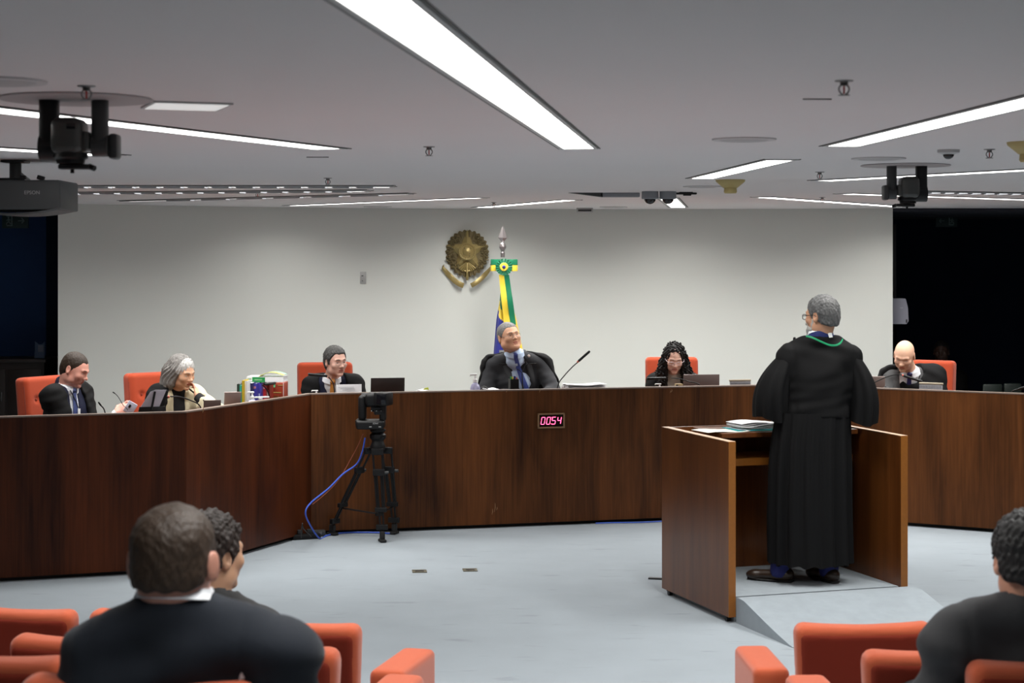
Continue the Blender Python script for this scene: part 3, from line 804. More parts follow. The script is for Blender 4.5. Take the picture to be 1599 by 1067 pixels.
# small white box at the top of the wall, wall plate
x, Y = 913, 17.7
t = thing('emergency_light', 'small white emergency light box at the ceiling line above the flag side', 'emergency light', (xat(913, Y), Y, zat(328.5, Y)), 0)
m = MB(); m.box((0, 0, 0), (.165, .05, .05), bev=.006); m.build('housing', M_lgrey, t)
m = MB(); m.box((0, -.026, -.002), (.13, .004, .018)); m.build('grille', M_dgrey, t, smooth=False)
m = MB(); m.tube([(0, 0, .024), (0, 0, CEIL - zat(328.5, Y))], .008, 8); m.build('stem', M_lgrey, t)
Y = wall_y(xat(566, 17.9)); wx = xat(566, Y)
t = thing('wall_plate', 'small grey metal plate on the white wall left of the coat of arms', 'wall plate', (wx, wall_y(wx) - .004, zat(434, Y)), 0)
m = MB(); m.box((0, 0, 0), (.072, .008, .12), bev=.003); m.build('plate', mat('plate_metal', (.42, .42, .41), .45, metal=.3), t)
m = MB(); m.box((0, -.005, .02), (.02, .004, .008)); m.box((0, -.005, -.03), (.008, .004, .008)); m.build('slot', M_dgrey, t, smooth=False)

# ------------------------------------------------------------------ coat of arms on the wall
EY = wall_y(xat(728, 18.1)) - .02; s_e = sc(EY)
em = thing('coat_of_arms', 'brass national coat of arms with a star and ribbon on the white wall', 'coat of arms', (xat(729.5, EY), EY, zat(393, EY)), .02)
def e(dx, dy): return (dx / s_e, -dy / s_e)       # pixel offset -> metres (x, z)
R_o = 34.5 / s_e
m = MB(); poly = []; nn = 26
for i in range(nn * 4):
    a = 2 * PI * i / (nn * 4); ph = (i % 4) / 4
    r = R_o * (1 + .0) - R_o * .085 * abs(2 * ph - 1) ** 1.2
    sx = 1.0; sz = 1.12 if math.sin(a) < 0 else 1.0
    poly.append((r * math.sin(a) * sx, -.022, r * math.cos(a) * (1.18 if math.cos(a) < 0 else 1.0)))
m.prism(poly, (0, .022, 0)); m.build('sunburst', M_brassd, em, smooth=False)
m = MB()
for i in range(nn):          # rays of the sunburst
    a = 2 * PI * (i + .5) / nn
    for r0, r1 in ((.62, .93),):
        c0 = Vector((R_o * r0 * math.sin(a), -.024, R_o * r0 * math.cos(a) * (1.18 if math.cos(a) < 0 else 1))); c1 = Vector((R_o * r1 * math.sin(a), -.024, R_o * r1 * math.cos(a) * (1.18 if math.cos(a) < 0 else 1)))
        m.tube([c0, c1], [.006, .011], 6)
m.build('sun_ray', M_brassd, em)['kind'] = 'stuff'
# star with faceted arms
m = MB(); Rs, Ri, dep = 34.5 / s_e, 14.5 / s_e, .045; cpt = Vector((0, -.024 - dep, 0)); ring = []
for i in range(10):
    a = PI * i / 5; r = Rs if i % 2 == 0 else Ri
    ring.append(Vector((r * math.sin(a), -.024, r * math.cos(a))))
v = [cpt] + ring; f = [(0, i + 1, (i + 1) % 10 + 1) for i in range(10)]
m.add(v, f); m.build('star', M_brass, em, smooth=False)
m = MB(); m.lathe([(0, 0), (13.6 / s_e, 0), (13.8 / s_e, .012), (12.6 / s_e, .018), (9.6 / s_e, .016), (9.2 / s_e, .022), (8.8 / s_e, .018)], c=(0, -.050, 0), rot=Rx(PI / 2), n=44); m.build('ring', M_brass, em)
m = MB()
for i in range(24):
    a = 2 * PI * i / 24; m.sphere((11.2 / s_e * math.sin(a), -.068, 11.2 / s_e * math.cos(a)), .0048, 8)
m.build('bead', M_brassd, em)['kind'] = 'stuff'
m = MB(); m.lathe([(0, .030), (4 / s_e, .027), (7 / s_e, .019), (9 / s_e, .006), (9.2 / s_e, 0)], c=(0, -.052, 0), rot=Rx(PI / 2), n=36); m.build('disc', M_brass, em)
for (dx, dy) in ((-4, -5), (5, -4.5), (-5, 4), (3.5, 3), (3.5, 7)):
    m = MB(); x, z = e(dx, dy); ring = []
    for i in range(10):
        a = PI * i / 5; r = .0105 if i % 2 == 0 else .0045; ring.append((x + r * math.sin(a), -.074 - .004, z + r * math.cos(a)))
    m.prism(ring, (0, .008, 0)); m.build('small_star', M_brassd, em, smooth=False)
rnd = random.Random(3)
for side_, nm in ((-1, 'left_branch'), (1, 'right_branch')):
    m = MB()
    for i in range(60):
        u = rnd.random(); a = side_ * (math.radians(28) + u * math.radians(125)); r = R_o * rnd.uniform(.58, .90) * (1.12 if math.cos(a) < 0 else 1)
        c = Vector((r * math.sin(a), -.030 - rnd.random() * .012, r * math.cos(a)))
        m.sphere(c, (.006, .006, .017), 8, rot=Ry(a + rnd.uniform(-.9, .9)) @ Rx(rnd.uniform(-.3, .3)))
    for i in range(14):
        u = i / 13; a = side_ * (math.radians(30) + u * math.radians(120)); r = R_o * .76 * (1.1 if math.cos(a) < 0 else 1)
        m.sphere((r * math.sin(a), -.034, r * math.cos(a)), .011, 8)
    m.build(nm, M_brassd, em)
m = MB(); m.tube([(0, -.03, -.12), (0, -.05, -.20), (0, -.045, -.262), (0, -.03, -.285)], [.008, .012, .016, .011], 10); m.tube([(-.03, -.05, -.195), (.03, -.05, -.195)], .008, 8)
for i in range(9):
    a = math.radians(-50 + 12.5 * i); m.tube([(0, -.03, -.10), (.11 * math.sin(a), -.034, -.10 - .11 * math.cos(a))], [.005, .010], 6)
m.build('sword', M_brass, em)
for side_ in (-1, 1):
    m = MB(); rows = []
    P0 = [(6, 53), (16, 49), (27, 38), (38, 24)] if side_ > 0 else [(6, 53), (17, 50), (28, 38), (38, 25)]
    pts = bez(*[(side_ * a / s_e, 0, -b / s_e) for a, b in P0], n=14)
    for i, p in enumerate(pts):
        tg = (pts[min(i + 1, 14)] - pts[max(i - 1, 0)]).normalized(); nrm = Vector((-tg.z, 0, tg.x)) * side_; w = .023 * (1 if i < 11 else 1 - .12 * (i - 10))
        y = -.030 - .012 * math.sin(i * .55)
        rows.append([p + nrm * w + Vector((0, y, 0)), p + Vector((0, y - .008, 0)), p - nrm * w + Vector((0, y, 0))])
    m.sheet(rows, th=.01); q = pts[-1]; m.tube([q + Vector((0, -.03, .0)), q + Vector((side_ * -.012, -.03, .03))], [.012, .004], 6)
    m.build('ribbon', M_brass, em)

# ------------------------------------------------------------------ flag
FY = 17.2; sf = sc(FY); fx = xat(785, FY)
fl = thing('flag', 'blue, yellow and green national flag on a pole with a steel spear tip', 'flag', (fx, FY, 0), 0)
def fp(px, py, dy=0): return Vector(((px - 785) / sf, dy, zat(py, FY)))
m = MB(); m.lathe([(.15, 0), (.16, .02), (.05, .05), (.03, .10), (.0, .10)], n=28); m.build('base', M_chrome, fl)
m = MB(); m.cyl((0, 0, .05), (0, 0, zat(412, FY)), .014, n=14); m.build('pole', M_chrome, fl)
z = lambda py: zat(py, FY)
m = MB(); m.lathe([(.020, z(402)), (.021, z(395)), (.014, z(393.5)), (.020, z(391)), (.033, z(387)), (.034, z(385)), (.026, z(381)), (.014, z(379)), (.012, z(376))], n=24)
zz = [z(378), z(371.5), z(365), z(353)]; w_ = [.010, .043, .030, .001]
ring = []
for zi, wi in zip(zz, w_):
    ring.append([(wi, 0), (0, -wi * .45), (-wi, 0), (0, wi * .45)])
v = []; f = []
for (zi, rg) in zip(zz, ring):
    for (a_, b_) in rg: v.append((a_, b_, zi))
for i in range(3):
    for k in range(4): f.append((i * 4 + k, i * 4 + (k + 1) % 4, i * 4 + 4 + (k + 1) % 4, i * 4 + 4 + k))
m.add(v, f); m.build('spear', mat('spear_steel', (.30, .27, .27), .3, metal=.8), fl, angle=25)
# rosette
rc = fp(787, 417, -.058); m = MB(); rows = []; n_ = 72
for r in (.018, .05, .080):
    rows.append([rc + Vector((r * math.cos(2 * PI * k / n_), -.014 * (k % 4 < 2) - .004 * (r < .03), r * math.sin(2 * PI * k / n_))) for k in range(n_ + 1)])
m.sheet(rows, th=.004); m.build('rosette', M_green, fl, angle=15)
m = MB(); m.lathe([(0, .030), (.036, .029), (.042, .016)], c=rc, rot=Rx(PI / 2), n=24); m.build('rosette_centre', M_yellow, fl)
m = MB(); m.lathe([(0, .042), (.012, .039), (.018, .028)], c=rc, rot=Rx(PI / 2), n=16); m.build('rosette_button', M_blue, fl)
for s_ in (-1, 1):
    for (mt, y0, y1) in ((M_green, 405, 414), (M_yellow, 414, 423.5)):
        m = MB(); rows = []
        for i in range(13):
            u = i / 12; x = s_ * 21 * math.sin(u * PI) ** .55 * (1); dy = -.012 + .024 * math.cos(u * PI)
            rows.append([fp(787 + x, y0 + (u > .5) * .6, dy), fp(787 + x, (y0 + y1) / 2, dy - .003), fp(787 + x, y1, dy)])
        m.sheet(rows, th=.003); m.build('bow_loop', mt, fl)
for (mt, xs0, xs1) in ((M_yellow, (779, 783, 787), (787, 791, 797)), (M_green, (787, 792, 795), (797, 801, 806))):
    m = MB(); rows = []
    for i in range(15):
        u = i / 14; w = .008 * math.sin(u * 9)
        rows.append([fp(a + (b - a) * u, 429 + 78 * u, -.065 + .008 * math.sin(u * 7 + j * 1.5) + w) for j, (a, b) in enumerate(zip(xs0, xs1))])
    m.sheet(rows, th=.003); m.build('hanging_ribbon', mt, fl)
# draped cloth: cone of folds, blue / yellow / green sectors
m = MB(); nu, nv = 150, 150; top, bot = z(438), .25
v = []; f = []; mi = []
def cl_r(py): return float(np.interp(py, [438, 470, 500, 550, 620, 720], [2.5, 8, 13.5, 20, 25, 30])) / sf
def cl_x(py): return float(np.interp(py, [438, 470, 500, 550, 700], [1, 4, 5.5, 8, 10])) / sf
for i in range(nu + 1):
    py = 438 + 285 * i / nu; zz_ = max(.13, z(py)); r = cl_r(py)
    for k in range(nv):
        a = 2 * PI * k / nv; rr = r * (1 + .16 * min(1, i / 30) * math.sin(7 * a + .012 * i) + .06 * math.sin(13 * a))
        v.append((rr * math.cos(a) + cl_x(py), rr * math.sin(a) * .8 + .02, zz_))
for i in range(nu):
    for k in range(nv):
        f.append((i * nv + k, i * nv + (k + 1) % nv, (i + 1) * nv + (k + 1) % nv, (i + 1) * nv + k))
        aa = math.degrees((2 * PI * (k + .5) / nv)); py = 438 + 285 * (i + .5) / nu - (aa - 225) * .25
        if 150 < aa < 262: c_ = 3 if py < 482 else (2 if py < 497 else 1)
        elif 262 <= aa < 290: c_ = 2
        elif 290 <= aa < 338: c_ = 3
        elif aa >= 338 or aa < 12: c_ = 2
        else: c_ = 3
        mi.append(c_)
o = link_mesh('cloth', v, f, [M_green, M_blue, M_yellow, M_green], fl, mi, True, 60)

# ------------------------------------------------------------------ dark passages: what can be made out
t = thing('exit_sign', 'unlit dark exit sign with left arrow and running figure, right passage', 'sign', (xat(1478, 20.6), 20.6, zat(345, 20.6)), 0, 'unlit exit signs')
def exit_sign(t, flip):
    g = mat('sign_dark_green', (.012, .035, .035), .6); w = mat('sign_pale', (.14, .20, .20), .6)
    m = MB(); m.box((0, 0, 0), (.25, .02, .14), bev=.003); m.build('panel', g, t)
    m = MB(); s_ = -1 if not flip else 1
    m.box((s_ * .055, -.012, 0), (.055, .002, .010)); 
    for q in (-1, 1): m.box((s_ * .075, -.012, q * .011), (.036, .002, .009), rot=Ry(q * s_ * .8))
    m.build('arrow', w, t, smooth=False)
    m = MB()
    m.box((-s_ * .03, -.012, 0), (.012, .002, .10)); m.box((-s_ * .055, -.012, .046), (.05, .002, .01)); m.box((-s_ * .055, -.012, -.046), (.05, .002, .01))
    m.build('door_symbol', w, t, smooth=False)
    m = MB(); m.sphere((-s_ * .062, -.012, .03), (.009, .002, .009), 10)
    for a, b in (((.062, .02), (.058, -.008)), ((.058, -.008), (.040, -.03)), ((.058, -.008), (.078, -.02)), ((.078, -.02), (.082, -.038)), ((.062, .014), (.042, .006)), ((.062, .014), (.082, .002))):
        m.tube([(-s_ * a[0], -.012, a[1]), (-s_ * b[0], -.012, b[1])], .0055, 6)
    m.build('running_figure', w, t)
    m = MB(); m.cyl((0, 0, .07), (0, 0, CEIL - t.location.z - .02), .006); m.build('hanger', M_black, t)
exit_sign(t, False)
t = thing('exit_sign', 'unlit dark exit sign with right arrow under the projector, left passage', 'sign', (xat(24, 17.0), 17.0, zat(345, 17.0)), 0, 'unlit exit signs'); exit_sign(t, True)
Y = 19.8
t = thing('emergency_light', 'dim dark emergency light box in the right passage, beside the exit sign', 'emergency light', (xat(1441, Y), Y, zat(334, Y)), 0)
m = MB(); m.box((0, 0, 0), (.19, .05, .06), bev=.005); m.build('housing', mat('dim_box', (.03, .032, .045), .6), t)
m = MB(); m.box((.045, -.026, 0), (.006, .003, .006)); m.build('indicator', M_white, t, smooth=False)
m = MB(); m.cyl((0, 0, .03), (0, 0, CEIL - t.location.z - .02), .006); m.build('stem', M_black, t)
# paper towel dispenser on the far side of the partition's end
Y = 18.35
t = thing('towel_dispenser', 'white towel dispenser behind the right edge of the white wall', 'dispenser', (xat(1405, Y), Y, zat(486, Y)), 0)
m = MB(); prof = [(-.10, -.13), (.052, -.13), (.073, -.10), (.066, .04), (.045, .12), (.038, .13), (-.10, .13)]
m.prism([(x, -.08, z_) for x, z_ in prof], (0, .16, 0)); m.build('housing', mat('dispenser_white', (.40, .40, .47), .35), t, smooth=False)
m = MB(); m.box((.052, -.081, -.10), (.014, .004, .035), bev=.001); m.build('lever', M_dgrey, t); m = MB(); m.box((0, -.081, .035), (.03, .003, .004)); m.build('badge', M_white, t, smooth=False)
m = MB(); m.box((-.03, .12, 0), (.08, .1, .08)); m.box((-.03, .16, .25), (.05, .03, 2.62 - 1.36 + .02)); m.box((-.03, .16, -.86), (.05, .03, 1.52)); m.build('bracket_post', M_black, t, smooth=False)
# credenza and small rack on the left
Y = 16.6
cr = thing('credenza', 'dark wood credenza in the dark left passage', 'cabinet', (xat(20, Y), Y + .25, 0), 0)
zt = zat(562, Y); w = (69 - 20) * 2 / sc(Y)
m = MB(); m.box((-.35, 0, zt / 2), (w + .7, .5, zt - .03)); m.build('body', M_darkwood, cr, smooth=False)
m = MB(); m.box((-.35, -.01, zt - .01), (w + .74, .53, .03), bev=.003); m.build('top', M_darkwood, cr)
for i in range(3):
    m = MB(); m.box((w / 2 - .18 - i * .34, -.255, zt / 2 - .02), (.32, .012, zt - .14), bev=.003); d = m.build('door', M_darkwood, cr)
    m = MB(); m.box((w / 2 - .05 - i * .34, -.265, zt * .72), (.01, .012, .08)); m.build('handle', M_steel, d)
p = Vector((xat(53, Y), Y + .2, zt + .004))
t = thing('leaflet_holder', 'clear leaflet holder with a notched back standing on the credenza', 'leaflet holder', p, .2)
g = mat('acrylic_blue', (.10, .16, .26), .2)
m = MB(); m.prism([(-.045, .03, 0), (.045, .03, 0), (.045, .03, .155), (.02, .03, .13), (-.01, .03, .13), (-.045, .03, .16)], (0, .006, 0)); m.box((0, 0, .003), (.09, .07, .006)); m.prism([(-.045, -.03, 0), (.045, -.03, 0), (.045, -.03, .06), (-.045, -.03, .06)], (0, .004, 0)); m.build('holder', g, t, smooth=False)
m = MB(); m.box((.01, .012, .065), (.05, .02, .11)); m.build('leaflets', mat('leaflet_dim', (.16, .2, .28), .6), t, smooth=False)

# ------------------------------------------------------------------ swivel chairs of the judges
def make_swivel(label):
    t = thing('swivel_chair', label, 'chair', (0, 0, 0), 0, 'red swivel chairs behind the bench')
    F_ = Field((-.3, -.12, -.02), (.3, .14, .66), .0085)
    F_.box((0, 0, .145), (.235, .055, .145), r=.035); F_.box((0, 0, .455), (.235, .06, .165), r=.04)
    F_.box((0, .03, .31), (.235, .035, .31), r=.03, k=.01)
    for x in (-.135, -.045, .045, .135): F_.ell((x, -.066, .45), (.018, .018, .018), k=.03, op='-')
    F_.build('backrest', M_redfab, t); b = C.objects[-1]
    b.location = (0, .27, .50); b.rotation_euler = (-.10, 0, 0)
    for x in (-.135, -.045, .045, .135):
        m = MB(); m.sphere((x, -.053, .45), (.009, .006, .009), 8); m.build('button', M_piping, b)
    m = MB(); m.tube([(-.215, -.035, .0), (-.228, -.035, .1), (-.228, -.035, .55), (-.20, -.035, .612), (.20, -.035, .612), (.228, -.035, .55), (.228, -.035, .1), (.215, -.035, 0)], .0055, 6); m.build('piping', M_piping, b)
    G = Field((-.3, -.3, -.1), (.3, .3, .1), .014); G.box((0, 0, 0), (.25, .25, .06), r=.05); s_ = G.build('seat', M_redfab, t); s_.location = (0, 0, .44)
    for q in (-1, 1):
        m = MB(); m.box((q * .29, 0, .66), (.06, .30, .035), bev=.015, seg=3); m.build('armrest', M_redfab, t)
        m = MB(); m.tube([(q * .29, .02, .65), (q * .29, .02, .42), (q * .18, .02, .38)], .014, 8); m.build('arm_bracket', M_chrome, t)
    m = MB(); m.cyl((0, 0, .08), (0, 0, .39), .03); m.build('column', M_chrome, t)
    m = MB()
    for i in range(5):
        a = 2 * PI * i / 5; m.tube([(0, 0, .09), (.28 * math.cos(a), .28 * math.sin(a), .055)], [.022, .014], 8)
    m.build('star_base', M_chrome, t)
    for i in range(5):
        a = 2 * PI * i / 5; c = Vector((.28 * math.cos(a), .28 * math.sin(a), .027)); m = MB(); m.cyl(c + Vector((-.01, 0, 0)), c + Vector((.01, 0, 0)), .026, n=14); m.build('caster', M_black, t)
    return t
DZ = .15
SEATS = {}
def seat(px, Y, yaw, label):
    loc = Vector((xat(px, Y), Y, DZ))
    if not SEATS: t = make_swivel(label); t.location = loc; t.rotation_euler = (0, 0, yaw); SEATS['p'] = t
    else: t = dup(SEATS['p'], loc, yaw, label)
    return t
R_ = math.radians
seat(117, 13.35, R_(58), 'red-orange swivel chair of the person reading at the far left of the bench')
seat(272, 13.75, R_(40), 'red-orange swivel chair of the grey-haired person in the cream jacket')
seat(514, 15.05, R_(12), 'red-orange swivel chair of the person in an amber tie, beside the books')
seat(800, 15.75, R_(4), 'red swivel chair almost hidden behind the person in front of the flag')
seat(1054, 15.85, R_(0), 'red-orange swivel chair of the person with long black curly hair')
seat(1432, 15.4, R_(-30), 'red-orange swivel chair of the bald person at the right of the bench')

# ------------------------------------------------------------------ audience seats
def make_theatre(label):
    t = thing('theatre_seat', label, 'seat', (0, 0, 0), 0, 'orange audience seats')
    A = Field((-.3, -.1, -.02), (.3, .12, .58), .010)
    A.box((0, 0, .27), (.245, .040, .27), r=.026)
    X, Y, Z = A.co(); A.D = A.D + (-.012 * (X / .24) ** 2 * np.clip((Z - .3) / .2, 0, 1)).astype(np.float32)
    b = A.build('backrest', M_redfab2, t); b.location = (0, 0, .26); b.rotation_euler = (.12, 0, 0)
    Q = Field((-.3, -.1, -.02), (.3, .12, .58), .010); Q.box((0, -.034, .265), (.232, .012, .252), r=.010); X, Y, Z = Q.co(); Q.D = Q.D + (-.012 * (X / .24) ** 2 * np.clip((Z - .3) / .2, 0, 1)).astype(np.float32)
    Q.build('back_panel', mat('maroon_back', (.16, .022, .012), .9, spec=.1, bump=.2, bscale=500), b)  # rear panel coloured a deeper maroon than the rest of the seat
    m = MB(); m.tube([(-.222, -.036, .02), (-.228, -.036, .46), (-.20, -.036, .508), (.20, -.036, .508), (.228, -.036, .46), (.222, -.036, .02)], .004, 6); m.build('seam', M_piping, b)
    G = Field((-.3, -.3, -.09), (.3, .3, .09), .016); G.box((0, 0, 0), (.235, .24, .055), r=.045); s_ = G.build('seat', M_redfab2, t); s_.location = (0, .27, .40)
    m = MB(); m.box((0, .22, .18), (.06, .10, .36), bev=.01); m.box((0, .22, .01), (.22, .28, .02), bev=.005); m.build('pedestal', M_black, t)
    return t
def armrest(t, x, full=True):
    G = Field((-.09, -.02, -.2), (.09, .48, .2), .012); G.box((0, .22, 0), (.07, .215, .155), r=.025)
    o = G.build('armrest', M_redfab2, t); o.location = (x, .06, .455)
    m = MB(); m.box((x, .28, .15), (.05, .22, .29), bev=.01); m.build('arm_support', M_black, t)
TH = []
def theatre(px_c, top_y, row, yaw, label, arms=()):
    ztop = TZ[row] + .80; Y = F * (CAMZ - ztop) / (top_y - HZ)
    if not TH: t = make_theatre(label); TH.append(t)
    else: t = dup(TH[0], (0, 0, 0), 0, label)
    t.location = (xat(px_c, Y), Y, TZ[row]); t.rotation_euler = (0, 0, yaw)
    return t
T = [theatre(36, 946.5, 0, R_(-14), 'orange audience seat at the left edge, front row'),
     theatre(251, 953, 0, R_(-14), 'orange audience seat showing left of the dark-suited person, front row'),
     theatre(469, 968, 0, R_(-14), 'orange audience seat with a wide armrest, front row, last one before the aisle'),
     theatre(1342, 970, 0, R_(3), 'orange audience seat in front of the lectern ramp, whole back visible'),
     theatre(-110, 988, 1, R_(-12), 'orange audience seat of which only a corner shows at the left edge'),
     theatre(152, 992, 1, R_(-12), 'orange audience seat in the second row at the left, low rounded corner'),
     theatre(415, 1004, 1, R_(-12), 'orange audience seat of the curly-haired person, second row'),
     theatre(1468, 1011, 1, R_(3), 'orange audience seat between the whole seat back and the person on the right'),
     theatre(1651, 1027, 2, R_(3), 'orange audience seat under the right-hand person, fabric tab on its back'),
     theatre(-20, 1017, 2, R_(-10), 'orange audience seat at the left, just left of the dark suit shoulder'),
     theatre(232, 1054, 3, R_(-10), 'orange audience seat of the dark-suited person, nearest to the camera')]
armrest(T[2], .315); armrest(T[3], -.315); armrest(T[6], .315); armrest(T[7], -.315)
# small fabric tab on the right seat
m = MB(); m.sheet([[(-.17 + .012 * j, -.055 - .004 * i, .52 - .03 * i) for j in range(2)] for i in range(4)], th=.004); m.build('fabric_tab', M_redfab2, T[8])

# ------------------------------------------------------------------ video camera on a tripod
TY = 13.72; tx = xat(592, TY)
tr = thing('camera_tripod', 'black video tripod standing in front of the bench, with three double-tube legs', 'tripod', (tx, TY, 0), 0)
def tl(px, py, Y): return Vector((xat(px, Y) - tx, Y - TY, zat(py, Y)))
m = MB(); m.lathe([(.0, zat(703, TY)), (.055, zat(703, TY)), (.06, zat(697, TY)), (.05, zat(693, TY)), (.045, zat(688, TY)), (.062, zat(684, TY)), (.062, zat(679, TY)), (.045, zat(676, TY)), (.06, zat(673, TY)), (.06, zat(670.5, TY)), (0, zat(670.5, TY))], c=(-.01, 0, 0), n=28); m.build('bowl_head', M_black, tr)
feet = [tl(519, 833, 13.96), tl(597, 845, 13.62), tl(616, 830, 14.02)]
feet[0].z = .0; feet[1].z = 0; feet[2].z = 0
tops = [Vector((-.075, .02, zat(702, TY))), Vector((-.01, -.05, zat(702, TY))), Vector((.055, .03, zat(702, TY)))]
for i, (a, b) in enumerate(zip(tops, feet)):
    b = b + Vector((0, 0, .07)); d = (b - a); sd = d.cross(Vector((0, 0, 1))).normalized() if i != 1 else Vector((1, 0, 0)); sd = (sd - d.normalized() * sd.dot(d.normalized())).normalized()
    m = MB(); w = .036
    for s_ in (-1, 1): m.tube([a + sd * s_ * w, a + d * .72 + sd * s_ * w * .75], .0085, 8)
    for s_ in (-.45, .45): m.tube([a + d * .30 + sd * s_ * w, a + d * .97 + sd * s_ * w * .8], .0075, 8)
    for t_, hh in ((.02, .05), (.27, .05), (.72, .035), (.93, .04)):
        c = a + d * t_; m.box(c, (.09, .035, hh), rot=(Rz(math.atan2(sd.y, sd.x))), bev=.006)
    lg = m.build('leg', M_black, tr)
    m = MB(); c = a + d * .28; m.cyl(c + sd * .045, c + sd * .075, .012, n=12); m.build('lock_knob', M_dgrey, lg)
    m = MB(); f_ = feet[i]; out = Vector((f_.x, f_.y, 0)).normalized()
    m.box(f_ + Vector((0, 0, .012)), (.09, .05, .022), rot=Rz(math.atan2(out.y, out.x)), bev=.008); m.box(f_ + Vector((0, 0, .05)), (.05, .035, .07), rot=Rz(math.atan2(out.y, out.x)), bev=.01)
    m.build('rubber_foot', M_black2, lg)
m = MB(); hub = Vector((.0, .0, .20)); m.lathe([(0, -.012), (.03, -.012), (.03, .012), (0, .012)], c=hub, n=20)
for a, b in zip(tops, feet): m.tube([hub, a + (b + Vector((0, 0, .07)) - a) * .76], .006, 8)
m.build('spreader', M_black, tr)
vc = thing('video_camera', 'black remote video camera on top of the tripod, lens turned to the right', 'camera', (tx, TY, zat(670.5, TY)), 0)
zb = zat(670.5, TY); q = lambda px, py: ((px - 592) / sc(TY), zat(py, TY) - zb)
def bx(m, x0, y0, x1, y1, dep, yc=0, bev=.008, rot=None):
    a = q(x0, y0); b = q(x1, y1); m.box(((a[0] + b[0]) / 2, yc, (a[1] + b[1]) / 2), (abs(b[0] - a[0]), dep, abs(b[1] - a[1])), bev=bev, seg=3, rot=rot)
m = MB(); bx(m, 557, 655.5, 601, 669.5, .19, bev=.02); bx(m, 556, 655, 563, 664, .15); m.build('base_unit', M_black, vc)
m = MB(); bx(m, 560, 617, 572, 657, .13, bev=.025); m.build('left_fork', M_black, vc)
m = MB(); bx(m, 593, 628, 603, 657, .12, bev=.015); m.build('right_fork', M_black, vc)
m = MB(); bx(m, 571, 613, 592, 634, .15, yc=-.01, bev=.03); a = q(565, 625); b = q(600, 625); m.cyl((a[0], 0, a[1]), (b[0], 0, b[1]), .055, n=28); h = m.build('camera_head', M_black, vc)
m = MB(); a = q(588, 622); b = q(611, 621.5)
m.box(((a[0] + b[0]) / 2, -.06, a[1]), (b[0] - a[0], .13, .10), rot=Rz(-.35), bev=.012); m.build('lens_hood', M_black, h)
m = MB(); m.box(((a[0] + b[0]) / 2 - .012, -.125, a[1]), (.075, .006, .075), rot=Rz(-.35), bev=.002); m.build('hood_opening', M_gloss, h)
m = MB(); a = q(590, 637); m.cyl((a[0] - .05, -.03, a[1]), (a[0] + .035, -.03, a[1]), .028, n=20); m.box((a[0] + .01, -.04, a[1] - .03), (.07, .05, .04), bev=.01); m.build('motor_block', M_black, h)
for dx in (581, 589, 596):
    m = MB(); a = q(dx, 641); m.sphere((a[0], -.062, a[1]), .0045, 8); m.build('screw', M_lgrey, h)
text_part('lettering', 'SONY', .016, M_lgrey, vc, ((588 - 592) / sc(TY), -.0965, q(0, 660)[1]), (PI / 2, 0, 0))
m = MB()
for dx in (580, 594.5): a = q(dx, 665); m.box((a[0], -.096, a[1]), (.018, .003, .006))
m.build('button', M_lgrey, vc, smooth=False)
# cables
M_bluec = mat('blue_cable', (.05, .12, .60), .5); M_redc = mat('thin_red_cable', (.25, .06, .03), .5)
def cable(pts, r, m_, label, nm='cable', grp=None):
    out = []
    P_ = [pts[0]] + pts + [pts[-1]]
    for i in range(1, len(P_) - 2):
        for k in range(6):
            t = k / 6; a, b, c, d = [Vector(P_[i + j]) for j in (-1, 0, 1, 2)]
            out.append(.5 * ((2 * b) + (-a + c) * t + (2 * a - 5 * b + 4 * c - d) * t * t + (-a + 3 * b - 3 * c + d) * t ** 3))
    out.append(Vector(pts[-1])); m = MB(); m.tube(out, r, 7); return props(m.build(nm, m_), label, 'cable', grp)
cable([P(570, 684, 13.72), P(566, 705, 13.75), P(557, 725, 13.8), P(535, 741, 13.78), P(513, 763, 13.7), P(486, 785, 13.6), P(477, 800, 13.55), P(483, 818, 13.6), on_z(499, 841, .008), on_z(512, 836, .008), on_z(540, 832, .008), on_z(590, 832, .008), on_z(610, 833.5, .008)], .0065, M_bluec, 'blue cable from the tripod head down to the floor corner of the bench')
cable([P(567, 678, 13.80), P(557, 700, 13.85), P(545, 722, 13.85), P(530, 748, 13.78), P(512, 768, 13.72), P(488, 788, 13.63)], .0028, M_redc, 'thin reddish cable behind the blue cable at the tripod')
cable([on_z(930, 817.5, .008), on_z(960, 816.5, .008), on_z(1000, 816, .008), on_z(1040, 814, .008)], .005, M_bluec, 'short blue cable on the carpet left of the lectern')
t = thing('power_strip', 'black power strip lying at the floor corner of the bench', 'power strip', on_z(478, 842, 0), .35)
m = MB(); m.box((0, 0, .02), (.22, .07, .04), bev=.008); m.build('housing', M_black, t)
m = MB(); m.box((.03, -.0, .055), (.05, .04, .04), bev=.006); m.box((-.05, 0, .055), (.04, .04, .035), bev=.006); m.build('plug', M_black2, t)
cable([on_z(470, 840, .07) , P(472, 818, 13.2), P(474, 826, 13.25), on_z(486, 838, .05)], .004, M_black2, 'black cable loop standing up from the power strip')
t = thing('power_adapter', 'grey-black adapter box right of the power strip, by the blue cable', 'adapter', on_z(496, 838, 0), .2)
m = MB(); m.box((0, 0, .025), (.12, .06, .05), bev=.01); m.build('box', M_dgrey, t); m = MB(); m.box((0, -.031, .03), (.06, .002, .02)); m.build('label_plate', M_steel, t, smooth=False)

